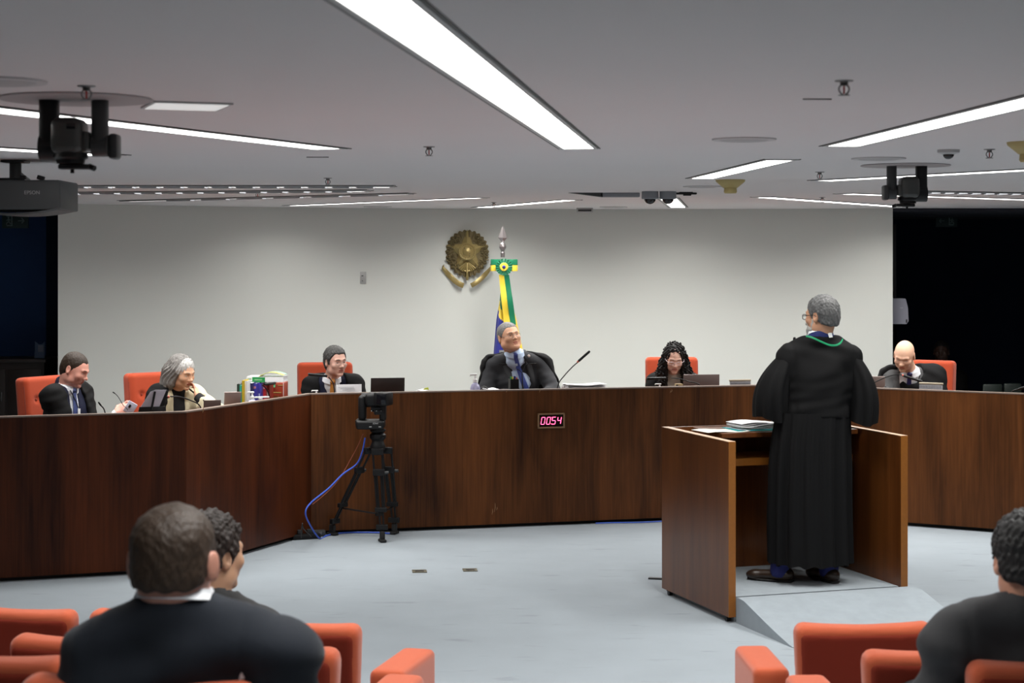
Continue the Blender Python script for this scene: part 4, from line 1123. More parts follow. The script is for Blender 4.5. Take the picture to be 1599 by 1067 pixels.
# ------------------------------------------------------------------ things on the bench
def on_desk(px, d): return desk_pt(px, d)
def rnd_name(): pass
def make_pump(label, h=.24, liquid=(.62, .60, .80), group='hand sanitizer bottles on the bench'):
    t = thing('sanitizer_bottle', label, 'bottle', (0, 0, 0), 0, group)
    g = mat('sanitizer_gel_%d' % int(liquid[2] * 100), liquid, .08, trans=.35, alpha=.9); b = h - .075
    m = MB(); m.lathe([(0, 0), (.035, 0), (.038, .006), (.038, b - .035), (.030, b - .012), (.014, b), (.014, b + .006), (0, b + .006)], n=28); m.build('bottle', g, t)
    m = MB(); m.lathe([(0, b + .004), (.016, b + .004), (.016, b + .022), (.007, b + .026), (.006, b + .045), (0, b + .045)], n=20); m.box((-.012, 0, b + .052), (.052, .016, .013), bev=.004); m.box((-.036, 0, b + .046), (.008, .012, .014), bev=.003); m.build('pump', M_white, t)
    m = MB(); m.lathe([(.0385, .03), (.0385, b - .06)], n=28, a0=-2.6, a1=-.6); m.build('sticker', mat('pale_sticker', (.55, .57, .75), .5), t)
    return t
def gooseneck(base, pts, head, r, label, ring=False):
    """gooseneck microphone: base point, neck points, head (start, end)"""
    t = thing('gooseneck_microphone', label, 'microphone', base, 0, 'gooseneck microphones on the bench')
    L = lambda p: Vector(p) - Vector(base)
    m = MB(); m.lathe([(0, 0), (.045, 0), (.05, .008), (.045, .022), (.012, .028), (0, .028)], n=24); m.build('base', M_black, t)
    P_ = [Vector((0, 0, .02))] + [L(p) for p in pts]; out = []
    Q = [P_[0]] + P_ + [P_[-1]]
    for i in range(1, len(Q) - 2):
        for k in range(8):
            tt = k / 8; a, b, c, d = Q[i - 1:i + 3]; out.append(.5 * ((2 * b) + (-a + c) * tt + (2 * a - 5 * b + 4 * c - d) * tt * tt + (-a + 3 * b - 3 * c + d) * tt ** 3))
    out.append(P_[-1]); m = MB(); m.tube(out, .0045, 8); m.build('neck', M_black, t)
    a, b = L(head[0]), L(head[1]); d = (b - a).normalized()
    if ring: m = MB(); m.cyl(a - d * .012, a, .0095, n=12); m.build('light_ring', mat('red_ring', (.55, .12, .08), .4), t)
    m = MB(); m.tube([a, a + d * .01, b - d * .01, b], [r * .8, r, r, r * .7], 12); m.build('capsule', M_black, t)
    return t
def laptop(px, d, yaw_off, w, hgt, tilt, mlid, label, face_cam=True):
    """laptop whose lid back shows to the room"""
    p, a = on_desk(px, d); t = thing('laptop', label, 'laptop', p, yaw_off, 'laptops on the bench')
    m = MB(); m.box((0, .12, .009), (w, .24, .018), bev=.004); m.build('keyboard_base', mlid, t)
    m = MB(); c, s_ = math.cos(tilt), math.sin(tilt); m.box((0, -s_ * hgt / 2, .02 + c * hgt / 2), (w, .008, hgt), rot=Rx(tilt), bev=.003); l_ = m.build('lid', mlid, t)
    m = MB(); m.box((0, -s_ * hgt / 2 + .005, .02 + c * hgt / 2), (w * .94, .002, hgt * .9), rot=Rx(tilt)); m.build('screen', M_gloss, l_, smooth=False)
    return t
M_lapt = mat('taupe_metal', (.17, .125, .115), .4, metal=.3); M_laps = mat('rose_metal', (.34, .27, .25), .4, metal=.3); M_lapd = mat('dark_laptop', (.02, .013, .012), .35)
laptop(331, .17, .25, .125, .13, .25, M_lapt, 'taupe laptop lid beside the elbow of the person in the cream jacket')
laptop(362, .22, .30, .125, .17, .35, M_laps, 'rose-grey laptop lid left of the books, leaning back')
laptop(605, .36, .20, .275, .185, .12, M_lapd, 'dark laptop lid on the bench above the video camera')
laptop(1095, .30, .12, .31, .17, .05, M_lapt, 'taupe laptop lid right of the person with long curly hair')
laptop(1369, .30, -.25, .14, .18, .3, M_laps, 'rose-grey laptop lid left of the bald person')
# books between two laptops
bp, ba = on_desk(413, .22)
BT = Matrix.Translation(bp) @ Matrix.Rotation(ba - .75, 4, 'Z')
def bookpos(px, py_top, d): 
    p, a = on_desk(px, d); return p, zat(py_top, p.y) - .99
def book(px, py_top, wpx, m_, label, d=.24, yaw=None, dep=.17, title=None, grp='books standing on the bench', lean=0):
    p, a = on_desk(px, d); h = zat(py_top, p.y) - .99; w = wpx / sc(p.y)
    t = thing('book', label, 'book', p, -.05 if yaw is None else yaw, grp)
    m = MB()
    for s_ in (-1, 1): m.box((s_ * (w / 2 - .0015), dep / 2, h / 2), (.003, dep, h))
    m.box((0, .0015, h / 2), (w, .003, h)); m.build('cover', m_, t, smooth=False)
    m = MB(); m.box((0, dep / 2 - .002, h / 2), (w - .007, dep - .012, h - .008)); m.build('pages', M_paper, t, smooth=False)
    if title:
        m = MB()
        for (u0, u1, ww) in title[1]: m.box((0, -.0006, h * (u0 + u1) / 2), (w * ww, .001, h * (u1 - u0)))
        m.build('title_print', title[0], t, smooth=False)
    if lean: t.rotation_euler = (0, lean, -.05)
    return t
bm = lambda n, c: mat(n, c, .4)
book(372, 600, 4.2, bm('binder_dark_green', (.010, .03, .02)), 'dark green book at the left end of the row of books', d=.46)
book(376, 602, 4, bm('teal_cover', (.02, .28, .20)), 'teal book between the dark green and the yellow book', d=.44)
book(379.5, 594.5, 3.4, bm('yellow_cover', (.55, .38, .02)), 'tall yellow book in the row of books', d=.16)
book(383.5, 595.5, 3.6, M_white, 'tall white book right of the yellow book', d=.16)
book(390, 598.5, 7.6, bm('navy_cover', (.012, .012, .075)), 'navy blue book directly behind the sanitizer bottle', d=.2, title=(M_white, [(.74, .84, .25)]))
book(397.8, 599, 7, bm('violet_cover', (.055, .045, .36)), 'violet-blue book, left one of two alike', d=.2, title=(mat('pinkish', (.55, .2, .25), .5), [(.82, .9, .5)]))
book(405, 599, 7, bm('violet_cover2', (.06, .05, .34)), 'violet-blue book beside the first red book', d=.2, title=(mat('pale_lilac', (.5, .5, .75), .5), [(.35, .65, .3)]))
book(412, 599, 6.5, bm('red_cover', (.50, .02, .025)), 'bright red book, left one of two', d=.2, title=(mat('pale_pink', (.8, .4, .45), .5), [(.8, .88, .5), (.12, .32, .7)]))
book(418, 599, 5.5, bm('red_cover2', (.42, .03, .02)), 'red book with white lettering, right one of two', d=.2, title=(M_white, [(.55, .75, .35)]))
# red box with tan card at the end
p, a = on_desk(432, .24); h = zat(598, p.y) - .99; w = 23 / sc(p.y)
t = thing('box_file', 'brick-red box at the right end of the row of books', 'box', p, -.05)
m = MB(); m.box((0, .09, h / 2), (w, .18, h), bev=.002); m.build('box', bm('brick_red', (.33, .045, .018)), t)
m = MB(); m.box((-.005, -.001, h * .62), (w * .7, .002, h * .04)); m.box((.03, -.001, h * .9), (w * .35, .002, h * .03)); m.build('printed_line', mat('ochre_print', (.45, .32, .1), .6), t, smooth=False)
m = MB(); m.box((w * .5 - .004, -.001, h / 2), (.004, .0025, h)); m.build('white_edge', M_white, t, smooth=False)
m = MB(); m.box((0, 0, .05), (12 / sc(p.y), .004, .10)); o = m.build('card', bm('tan_card', (.45, .27, .09)), smooth=False); o.location = p + Vector((-.01, -.03, .0)); props(o, 'tan card leaning on the brick-red box', 'card')
m = MB(); m.box((0, 0, 0), (7.5 / sc(p.y), .004, 5.5 / sc(p.y))); m.box((.012, 0, .02), (.012, .004, .03), rot=Ry(.4)); o = m.build('sticky_note', bm('mint_green', (.14, .60, .28)), smooth=False); o.location = Vector((xat(426, p.y - .012), p.y - .012, zat(602.5, p.y - .012))); props(o, 'mint green tag stuck on the brick-red box', 'sticky note')
# big white and green volume lying across the top of the books
p, a = on_desk(413, .19); zt_ = zat(597.3, p.y)
t = thing('book', 'thick white book with a green band, lying on top of the standing books', 'book', (xat(414, p.y), p.y, zt_ + .001), -.05)
w = 58 / sc(p.y); h = 8.6 / sc(p.y)
m = MB(); m.box((0, .09, .002), (w, .20, .004)); m.box((0, .09, h - .002), (w, .20, .004)); m.box((0, -.008, h / 2), (w, .004, h)); m.build('cover', M_white, t, smooth=False)
m = MB(); m.box((0, .092, h / 2), (w - .01, .19, h - .009)); m.build('pages', M_paper, t, smooth=False)
m = MB(); m.box((-.048, -.011, h * .45), (20 / sc(p.y), .002, h * .9)); m.build('green_band', bm('leaf_green', (.01, .22, .05)), t, smooth=False)
m = MB(); m.box((-.050, -.0125, h * .45), (12 / sc(p.y), .001, h * .25)); m.box((-.118, -.0115, h * .6), (.032, .001, h * .16)); m.build('title_print', bm('grey_green_print', (.15, .35, .15)), t, smooth=False)
t2 = thing('magazine', 'curled green and yellow magazine on top of the white book', 'magazine', (xat(424, p.y + .05), p.y + .05, zt_ + h + .003), -.1)
for j, (mm, y0, y1) in enumerate(((bm('mag_green', (.25, .50, .34)), .02, .10), (bm('mag_yellow', (.70, .72, .12)), -.05, .025))):
    m = MB(); m.sheet([[(-.09 + .19 * u / 8, y0 + (y1 - y0) * w_ / 3, .001 + .026 * math.sin(PI * u / 8) + .010 * u / 8) for w_ in range(4)] for u in range(9)], th=-.003); m.build('page', mm, t2)
pp, _ = on_desk(394, .10); b0 = make_pump('sanitizer bottle in front of the navy and violet books', h=zat(608, pp.y) - .99, liquid=(.58, .58, .82)); b0.location = pp
pp, _ = on_desk(494, .20); b1 = dup(b0, pp, 0, 'sanitizer bottle of which only the white pump shows, by the amber tie')
pp, _ = on_desk(742, .30); b2 = dup(b0, pp, 0, 'sanitizer bottle left of the person in front of the flag, tallest in view'); b2.scale = (1.08, 1.08, (zat(579.5, pp.y) - .99) / (zat(608, on_desk(394, .10)[0].y) - .99))
b1.scale = (1, 1, (zat(607, on_desk(494, .20)[0].y) - .99) / (zat(608, on_desk(394, .10)[0].y) - .99))
pp, _ = on_desk(1030, .25); b3 = dup(b0, pp, 0, 'sanitizer pump in front of the person with long curly hair'); b3.scale = (1.0, 1.0, (zat(597, pp.y) - .99) / (zat(608, on_desk(394, .10)[0].y) - .99))
# white plastic pen-like mic stand in front of books
p, a = on_desk(410, .09)
m = MB(); m.box((0, 0, 0), (.11, .02, .012), rot=Ry(-.03), bev=.003); m.box((-.01, 0, -.01), (.03, .02, .015), bev=.003); m.tube([(0, 0, -.01), (0, 0, -.1)], .006, 8); o = m.build('white_clip_stand', M_white); o.location = (xat(409, p.y), p.y, zat(620.5, p.y)); props(o, 'small white clip stand at the foot of the violet books', 'stand')
def dp(px, py, d): p, _ = on_desk(px, d); return P(px, py, p.y)
def base_at(px, d): return on_desk(px, d)[0]
gooseneck(base_at(424, .12), [dp(420, 617, .12), dp(416, 608, .10), dp(409, 601, .10)], (dp(413, 600.5, .09), dp(430, 598.5, .09)), .010, 'gooseneck microphone bending across the front of the books')
gooseneck(base_at(168, .25), [dp(163, 641, .25), dp(158, 634, .25)], (dp(158, 634, .25), dp(153.5, 628, .25)), .006, 'thin microphone stalk right of the person at the far left')
gooseneck(base_at(318, .10), [dp(312, 634, .12), dp(296, 625, .14), dp(280, 620, .16), dp(266, 619.5, .18)], (dp(262, 620, .18), dp(234, 622, .20)), .012, 'gooseneck microphone lying across the white page of the music stand', ring=True)
gooseneck(base_at(523, .22), [dp(522, 609, .22), dp(520, 598, .22), dp(513, 589, .22)], (dp(511, 587.5, .22), dp(481, 584.5, .22)), .011, 'gooseneck microphone in front of the amber tie')
gooseneck(base_at(868, .25), [dp(872, 600, .25), dp(882, 586, .25), dp(893, 574, .25), dp(902, 566, .25)], (dp(903, 564.5, .25), dp(921, 548.5, .25)), .011, 'gooseneck microphone rising freely right of the person before the flag', ring=True)
gooseneck(base_at(1098, .18), [dp(1092, 601, .18), dp(1076, 596, .18), dp(1062, 592, .18), dp(1048, 590.5, .18)], (dp(1040, 590.8, .18), dp(1010, 591.5, .18)), .011, 'gooseneck microphone in front of the ivory pullover')
gooseneck(base_at(1354, .2), [dp(1360, 602, .2), dp(1375, 593, .2), dp(1390, 587, .2), dp(1402, 584.5, .2), dp(1409, 586, .2)], (dp(1411, 586.8, .2), dp(1440, 596, .2)), .011, 'gooseneck microphone in front of the bald person', ring=True)
gooseneck(base_at(1575, .3), [dp(1580, 612, .3), dp(1590, 608, .3)], (dp(1590, 608, .3), dp(1606, 603, .3)), .009, 'gooseneck microphone cut by the right edge of the photo')
# music stand with page
p, a = on_desk(240, .16)
t = thing('music_stand', 'black desk stand holding an upright white page, at the cream jacket', 'stand', p, a)
def mp(px, py, dy=0): return Vector((*(Matrix.Rotation(-a, 2) @ Vector((xat(px, p.y + dy) - p.x, dy))), zat(py, p.y + dy) - p.z))
m = MB(); m.tube([mp(242, 611.5, -.012), mp(236.5, 640, -.012)], .008, 8); m.build('spine', M_black, t)
m = MB(); m.prism([mp(218, 636, -.004), mp(258, 635, -.004), mp(256, 646, -.004), mp(216, 646, -.004)], (0, .02, 0)); m.build('tray', M_black2, t, smooth=False)
m = MB(); m.lathe([(0, 0), (.07, 0), (.07, .01), (0, .012)]); m.build('base', M_black, t)
m = MB(); m.prism([mp(258, 610, .018), mp(263, 611, .018), mp(252, 645, .018), mp(246, 645, .018)], (0, .012, 0)); m.build('side_strap', M_black, t, smooth=False)
t = thing('paper_sheet', 'white page standing upright on the black desk stand', 'paper', p, a)
m = MB(); m.prism([mp(219, 637, .004), mp(235, 612, .004), mp(243, 609, .004), mp(260, 609, .004), mp(248, 637, .004)], (0, .004, 0)); m.build('page', mat('page_lilac', (.52, .48, .54), .7), t, smooth=False)
# name plates
def nameplate(px, y0, y1, wpx, label, d=.16, white=False):
    p, a = on_desk(px, d); t = thing('name_plate', label, 'name plate', (p.x, p.y, .99), a, 'name plates on the bench'); h = zat(y0, p.y) - .99; w = wpx / sc(p.y)
    m = MB(); m.box((0, 0, h / 2), (w, .006, h), rot=Rx(-.06), bev=.001); m.build('plate', M_paper if white else mat('plate_grey', (.33, .33, .35), .5), t, smooth=False)
    m = MB()
    if white:
        for k in range(3): m.box((-w * .12 + .01 * k, -.006 - .002 * k, h - .022 - .011 * k), (w * (.62 - .06 * k), .001, .003))
    else:
        for k in range(14): m.box((-w * .45 + k * w * .067, -.005, h - .033), (.004, .001, .018))
    m.build('printed_text', mat('grey_print', (.35, .35, .38), .6) if white else mat('print_dark', (.10, .10, .12), .6), t, smooth=False)
    if not white:
        m = MB(); m.box((0, .008, h - .006), (w * 1.02, .02, .014), bev=.002); m.build('top_rail', mat('beige_rail', (.42, .36, .27), .5), t)
        m = MB(); m.box((0, 0, .005), (w, .05, .01)); m.build('foot', M_dgrey, t, smooth=False)
    return t
nameplate(545, 600.5, 613, 40, 'white sheet name plate in front of the amber tie', white=True)
nameplate(1156, 593, 602, 35, 'grey name plate between the taupe laptop and the robed person')
nameplate(1453.5, 598, 608, 37, 'grey name plate in front of the bald person')
# small stuff
p, a = on_desk(802, .22); t = thing('pencil_cup', 'black square pencil cup with markers in front of the blue tie', 'pencil cup', p, a); h = zat(592, p.y) - .99; w = 13 / sc(p.y)
m = MB()
for (x, y, sx, sy) in ((0, -w / 2, w, .003), (0, w / 2, w, .003), (-w / 2, 0, .003, w), (w / 2, 0, .003, w)): m.box((x, y, h / 2), (sx, sy, h))
m.box((0, 0, .002), (w, w, .004)); m.build('cup', M_black, t, smooth=False)
for k, (dx, c, n_, hh) in enumerate(((-.022, (.02, .35, .06), 'green', .018), (-.008, (.7, .62, .02), 'yellow', .016), (.006, (.01, .01, .01), 'black', .024), (.014, (.03, .06, .4), 'blue', .022), (.024, (.65, .09, .03), 'red', .012))):
    m = MB(); m.cyl((dx, 0, .02), (dx * 1.05, 0, h + hh), .0055, n=10); o = m.build('marker_pen', mat('marker_' + n_, c, .4)); o.location = p + Vector((0, -.004 * k + .008, 0)); o.rotation_euler = (0, 0, a); props(o, n_ + ' marker pen standing in the black pencil cup', 'pen', 'marker pens in the cup')
p, a = on_desk(787, .2)
m = MB(); m.box((0, 0, .05), (.11, .06, .095), bev=.006); m.box((.01, 0, .10), (.08, .03, .012), bev=.003); o = m.build('desk_telephone', M_black); o.location = p; o.rotation_euler = (0, 0, a); props(o, 'low black desk device left of the pencil cup', 'telephone')
p, a = on_desk(756, .2)
m = MB(); m.sheet([[(-.035 + .07 * u / 6, -.02 + .04 * w_, .09 + .035 * math.sin(PI * u / 6)) for w_ in range(2)] for u in range(7)], th=.008); m.box((0, 0, .045), (.03, .03, .09)); o = m.build('computer_mouse_dock', M_dgrey); o.location = p; props(o, 'dark curved object just right of the tall sanitizer bottle', 'desk accessory')
def pile_at(px, py_top, d, w, h_, label, n=5, yaw=.0, nm='paper_stack'):
    p, a = on_desk(px, d); hh = zat(py_top, p.y) - .99
    t = thing(nm, label, 'papers', p, a + yaw)
    m = MB(); m.box((0, h_ / 2, (hh - .03) / 2), (w * .98, h_, hh - .03)); m.build('lower_file', M_paper, t, smooth=False)
    for i in range(n):
        m = MB(); z0 = hh - .03 + i * .03 / n
        m.sheet([[(-w / 2 + w * u / 8 + random.uniform(-.004, .004), -.01 + h_ * q_ / 2, z0 + .004 * math.sin(u * .8 + i * 2)) for q_ in range(3)] for u in range(9)], th=-.002); m.build('sheet', M_paper, t, smooth=False)
    return t
pile_at(917, 600, .14, .33, .2, 'stack of white papers right of the lone rising microphone')
pile_at(770, 606, .12, .10, .2, 'few white papers in front of the person before the flag', n=2)
pile_at(663, 607.5, .14, .065, .2, 'small white papers with a yellow tab, alone on the bench', n=2)
p, a = on_desk(664, .13); m = MB(); m.prism([(-.02, 0, 0), (.03, 0, 0), (.022, 0, .02), (-.005, 0, .012)], (0, .02, 0)); o = m.build('yellow_tab', mat('lime_tab', (.62, .70, .08), .5), smooth=False); o.location = (p.x, p.y, zat(609, p.y)); props(o, 'lime yellow tab sticking up on the small white papers', 'tab')
pile_at(248, 641, .08, .06, .05, 'white papers at the foot of the black desk stand', n=2)
pile_at(327, 623.5, .42, .05, .05, 'small white papers behind the taupe laptop lid', n=2)
p, a = on_desk(1060, .2); t = thing('desk_clock', 'small tan wooden block in front of the ivory pullover', 'block', p, a); h = zat(599.5, p.y) - .99
m = MB(); m.box((0, 0, h / 2), (.065, .03, h), bev=.004); m.build('block', bm('tan_wood', (.42, .30, .15)), t); m = MB(); m.lathe([(0, 0), (.009, 0), (.011, .004)], c=(-.022, -.016, h - .016), rot=Rx(PI / 2)); m.build('dial', M_dgrey, t)
p, a = on_desk(1384, .2); m = MB(); m.box((0, 0, .055), (.04, .03, .11), bev=.006); m.sphere((-.006, 0, .112), .008, 10); o = m.build('stapler', M_dgrey); o.location = p; props(o, 'small dark object right of the laptop of the bald person', 'desk accessory')
# dark chairs standing at the right end behind the bench
for (px, py, wpx, lb) in ((1550, 600, 30, 'dim dark chair back behind the bench at the far right, left one'), (1581, 599, 27, 'dim dark chair back behind the bench at the far right, right one')):
    Y = 17.0; w = wpx / sc(Y); t = thing('side_chair', lb, 'chair', (xat(px, Y), Y, 0), 0, 'dark chairs in the right passage')
    zt_ = zat(py, Y); g = mat('dark_green_vinyl', (.010, .016, .013), .4)
    m = MB(); m.box((0, 0, zt_ - .13), (w, .04, .26), bev=.015); m.build('backrest', g, t)
    m = MB(); m.box((0, -.22, .44), (w, .40, .06), bev=.02); m.build('seat', g, t)
    for sx in (-1, 1):
        for sy in (0, -.4): m = MB(); m.cyl((sx * (w / 2 - .02), sy, 0), (sx * (w / 2 - .02), sy, .42 if sy else zt_ - .1), .012, n=8); m.build('leg', M_black, t)

# ------------------------------------------------------------------ people
def head_frame(c, yaw=0, pitch=0, roll=0, s=1.0):
    """head frame in person space; face looks along -Y; pitch > 0 looks down; roll > 0 tips the crown to +X"""
    return Matrix.Translation(c) @ Matrix.Rotation(yaw, 4, 'Z') @ Matrix.Rotation(pitch, 4, 'X') @ Matrix.Rotation(roll, 4, 'Y') @ Matrix.Scale(1, 4)
def head_prims(F_, M, w=1.0, ears=True, jaw=1.0, brow=1.0, nose=1.0, eyes=True, female=False):
    F_.M = M; E = F_.ell; Cp = F_.cap
    E((0, .016, .036), (.076 * w, .096, .087), k=.0)
    E((0, -.028, -.006), (.064 * w, .070, .088), k=.03)
    E((0, -.030, -.062), (.050 * w * jaw, .056, .048), k=.03)
    E((0, .0, -.05), (.058 * w * jaw, .055, .055), k=.03)
    E((0, -.076, -.098), (.023 * jaw, .017, .016), k=.022)
    for s in (-1, 1):
        E((s * .042 * w, -.066, -.022), (.022, .018, .018), k=.025)
        E((s * .046 * w * jaw, -.012, -.070), (.016, .028, .022), k=.025)
        Cp((s * .012, -.091, .026), (s * .044, -.078, .026), .0085 * brow, .006, k=.016)
        E((s * .032, -.099, .006), (.0175, .016, .0115), k=.014, op='-')
        Cp((s * .022, -.083, .0105), (s * .044, -.076, .009), .0045, k=.008)       # upper lid
        Cp((s * .022, -.083, -.004), (s * .043, -.076, -.004), .004, k=.008)
    Cp((0, -.086, .014), (0, -.106, -.022), .0085, .0105 * nose, k=.014)
    E((0, -.110, -.026), (.0115 * nose, .0125, .010), k=.01)
    for s in (-1, 1): E((s * .012, -.100, -.030), (.0075 * nose, .009, .007), k=.008)
    for s in (-1, 1): E((s * .0065, -.107, -.037), (.003, .004, .003), k=.003, op='-')
    Cp((-.013, -.088, -.055), (.013, -.088, -.055), .0075, k=.010); Cp((-.018, -.083, -.0655), (.018, -.083, -.0655), .0075, k=.010)
    Cp((-.024, -.093, -.0605), (.024, -.093, -.0605), .0028, k=.004, op='-')
    E((0, -.092, -.080), (.020, .008, .006), k=.010, op='-')
    if ears:
        for s in (-1, 1):
            R = Rz(s * .35) @ Rx(-.15)
            E((s * .079 * w, .014, -.002), (.0085, .020, .033), rot=R, k=.008); E((s * .086 * w, .010, .002), (.006, .011, .019), rot=R, k=.006, op='-')
            E((s * .077 * w, .008, -.026), (.007, .010, .011), rot=R, k=.008)
    F_.M = Matrix.Identity(4)
def hair_field(M, style, w=1.0, th=.009, recess=.0, seed=0, amp=.0025, h=.0055, curl=False, hairline=None, crown_bald=False, block=False):
    c = M.translation; R = .16 if style in ('short', 'crop') else .30
    lo = [c[0] - .15, c[1] - .16, c[2] - (.15 if style in ('short', 'crop') else .33)]; hi = [c[0] + .15, c[1] + .17, c[2] + .17]
    F_ = Field(lo, hi, h); F_.M = M
    F_.ell((0, .016, .036), (.076 * w + th, .096 + th, .087 + th), k=0); F_.ell((0, .045, -.02), (.062 * w + th, .062 + th, .07 + th), k=.03)
    if block: F_.box((0, .018, .010), (.068 + th, .075 + th, .085 + th), r=.05, k=.03)
    L = F_.loc(); x, y, z_ = L
    if style == 'curly_short': 
        F_.ell((0, .02, .05), (.09, .11, .095), k=.02); F_.ell((0, .06, -.02), (.08, .07, .085), k=.02)
    hx = hairline or ([-.13, -.085, -.06, -.035, -.020, .0, .03, .06, .10, .12], [.082, .078, .062, .015, -.030, -.020, -.040, -.075, -.090, -.090])
    hl = np.interp(y, hx[0], hx[1]) + recess * np.exp(-((np.abs(x) - .045) / .022) ** 2) * (y < -.03)
    n_ = np.sin(x * 210 + seed + 2 * np.sin(z_ * 60)) * np.sin(y * 190 + seed) * np.sin(z_ * 170 + 1) + .5 * np.sin(x * 90 + y * 70 + seed * 2) * np.sin(z_ * 80)
    F_.D = F_.D + (amp * n_).astype(np.float32)
    if style in ('short', 'crop', 'curly_short'):
        F_.D = smax(F_.D, (hl - z_ + .003 * np.sin(x * 150) ).astype(np.float32) * .8, .008)
        # keep the ears free
        for s in (-1, 1): F_.ell((s * .085, .012, -.008), (.016, .020, .030), k=.006, op='-')
        if crown_bald: F_.ell((0.01, .055, .125), (.045, .04, .03), k=.02, op='-')
    F_.M = Matrix.Identity(4)
    return F_
def torso(F_, J, f=0.0, wide=1.0, arms=True, legs=False, sleeve=0.0, k=.05, dep=1.0, armk=.04, fore=True):
    P_, N, SL, SR = J['pelvis'], J['neck'], J['shl'], J['shr']
    mid = (SL + SR) / 2; ch = P_.lerp(mid, .68) ; ab = P_.lerp(mid, .32)
    up = (mid - P_).normalized(); lean = Matrix.Rotation(math.atan2(up.y, up.z) * -1, 3, 'X') @ Matrix.Rotation(math.atan2(up.x, up.z), 3, 'Y')
    F_.ell(P_, (.175 * wide + f, .135 * dep + f, .125 + f), rot=lean, k=k)
    F_.ell(ab, (.155 * wide + f, .125 * dep + f, .15 + f), rot=lean, k=k)
    F_.ell(ch, (.168 * wide + f, .118 * dep + f, .16 + f), rot=lean, k=k)
    F_.cap(SL, SR, .058 + f, k=k)
    nb = N + Vector((0, .012, -.02))
    for S in (SL, SR): F_.cap(nb, S + (nb - S) * .12, .045 + f * .7, .052 + f, k=.04)
    if arms:
        for s in ('l', 'r'):
            S, E_, W = J['sh' + s], J['el' + s], J['wr' + s]
            F_.cap(S, E_, .054 + f + sleeve * .3, .045 + f + sleeve, k=armk)
            if fore: F_.cap(E_, W, .044 + f + sleeve, .036 + f + sleeve, k=.03)
    if legs:
        for s in ('l', 'r'):
            K_ = J['kn' + s]; A = J['an' + s]; hp = P_ + Vector((.09 if s == 'r' else -.09, 0, -.03))
            F_.cap(hp, K_, .082 + f, .064 + f, k=.04); F_.cap(K_, A, .058 + f, .044 + f, k=.03)
def hand_prims(F_, W, d, nrm, curl=.5, side=1, size=1.0, spread=.10, thumb=.8):
    """hand from wrist W, pointing along d, palm facing nrm"""
    d = Vector(d).normalized(); nrm = (Vector(nrm) - d * Vector(nrm).dot(d)).normalized(); u = d.cross(nrm) * side; W = Vector(W)
    R = Matrix((u, d, nrm)).transposed()
    F_.ell(W + d * .045 * size, (.040 * size, .052 * size, .0165 * size), rot=R, k=.012)
    F_.ell(W + d * .012 * size, (.030 * size, .03 * size, .022 * size), rot=R, k=.015)
    for i, (off, L) in enumerate(((-.030, .066), (-.010, .076), (.010, .072), (.029, .056))):
        b = W + d * .085 * size + u * off * size; dd = (d + u * (off * 3.2 * spread / .1 * .3)).normalized(); r = .0090 * size; p = b - d * .02 * size
        for j, sg in enumerate((.45, .32, .23)):
            a = curl * (j + .6) * .8; v_ = dd * math.cos(a) + nrm * math.sin(a); q = p + v_ * L * size * sg * 1.12
            if j == 0: q += dd * .015 * size
            F_.cap(p, q, r, r * .88, k=.004); p = q; r *= .9
    b = W + d * .018 * size - u * .028 * size; t1 = (d * .6 - u * .75 + nrm * .35).normalized(); t2 = (d * .95 - u * .1 + nrm * thumb * .6).normalized()
    m_ = b + t1 * .036 * size; F_.cap(b, m_, .014 * size, .0115 * size, k=.012); F_.cap(m_, m_ + t2 * .030 * size, .0105 * size, .009 * size, k=.005)
def eyes(parent, M, open_=1.0, look=(0, 0)):
    for s in (-1, 1):
        m = MB(); c = M @ Vector((s * .0325, -.0735, .003)); R = M.to_3x3()
        m.sphere(c, .0125, 14, rot=R)
        o = m.build('eye', [M_eyew], parent)
        m = MB(); dr = R @ Vector((look[0], -1, look[1])).normalized(); m.sphere(c + dr * .0078, (.0062, .0062, .0062), 10); m.build('iris', M_iris, o)
def brows(parent, M, m_, th=.0032, drop=0):
    for s in (-1, 1):
        m = MB(); m.tube([M @ Vector((s * x, y, z_ - drop)) for x, y, z_ in ((.013, -.0985, .0275), (.027, -.0955, .032), (.041, -.086, .0315), (.050, -.076, .026))], [th, th * 1.25, th, th * .5], 6, flat=.8); m.build('eyebrow', m_, parent)
def glasses(parent, M, m_, w=.022, h=.015, r=.0012, lens=True, rimless=False):
    m = MB(); rims = []
    for s in (-1, 1):
        pts = []
        for i in range(25):
            a = 2 * PI * i / 24; ca, sa = math.cos(a), math.sin(a); sq = lambda t: math.copysign(abs(t) ** .7, t)
            pts.append(M @ Vector((s * .034 + w * sq(ca), -.108 + .10 * abs(s * .034 + w * sq(ca)) ** 1.3 * 2, .001 + h * sq(sa))))
        m.tube(pts, r, 6, caps=False)
    m.tube([M @ Vector(p) for p in ((-.013, -.107, .006), (0, -.112, .008), (.013, -.107, .006))], r, 6)
    for s in (-1, 1): m.tube([M @ Vector(p) for p in ((s * .055, -.100, .008), (s * .076, -.07, .008), (s * .083, .0, .010), (s * .083, .022, -.002))], r, 6)
    g = m.build('glasses', m_, parent)
def drape(parent, name, F_, rows, m_, off=.004, th=.004, front=True, n=5, world_k=None):
    """strip laid on the surface of a field; rows = (z, x0, x1)"""
    m = MB(); out = []; sgn = -1 if front else 1
    for (z_, x0, x1) in rows:
        r = []
        for j in range(n + 1):
            x = x0 + (x1 - x0) * j / n; y = F_.hit(x, z_, front); r.append(Vector((x, y + sgn * off, z_)))
        out.append(r)
    # smooth along the strip
    for _ in range(2):
        for i in range(1, len(out) - 1):
            for j in range(n + 1): out[i][j].y = (out[i - 1][j].y + 2 * out[i][j].y + out[i + 1][j].y) / 4
    m.sheet(out, th=th); return m.build(name, m_, parent, angle=60)
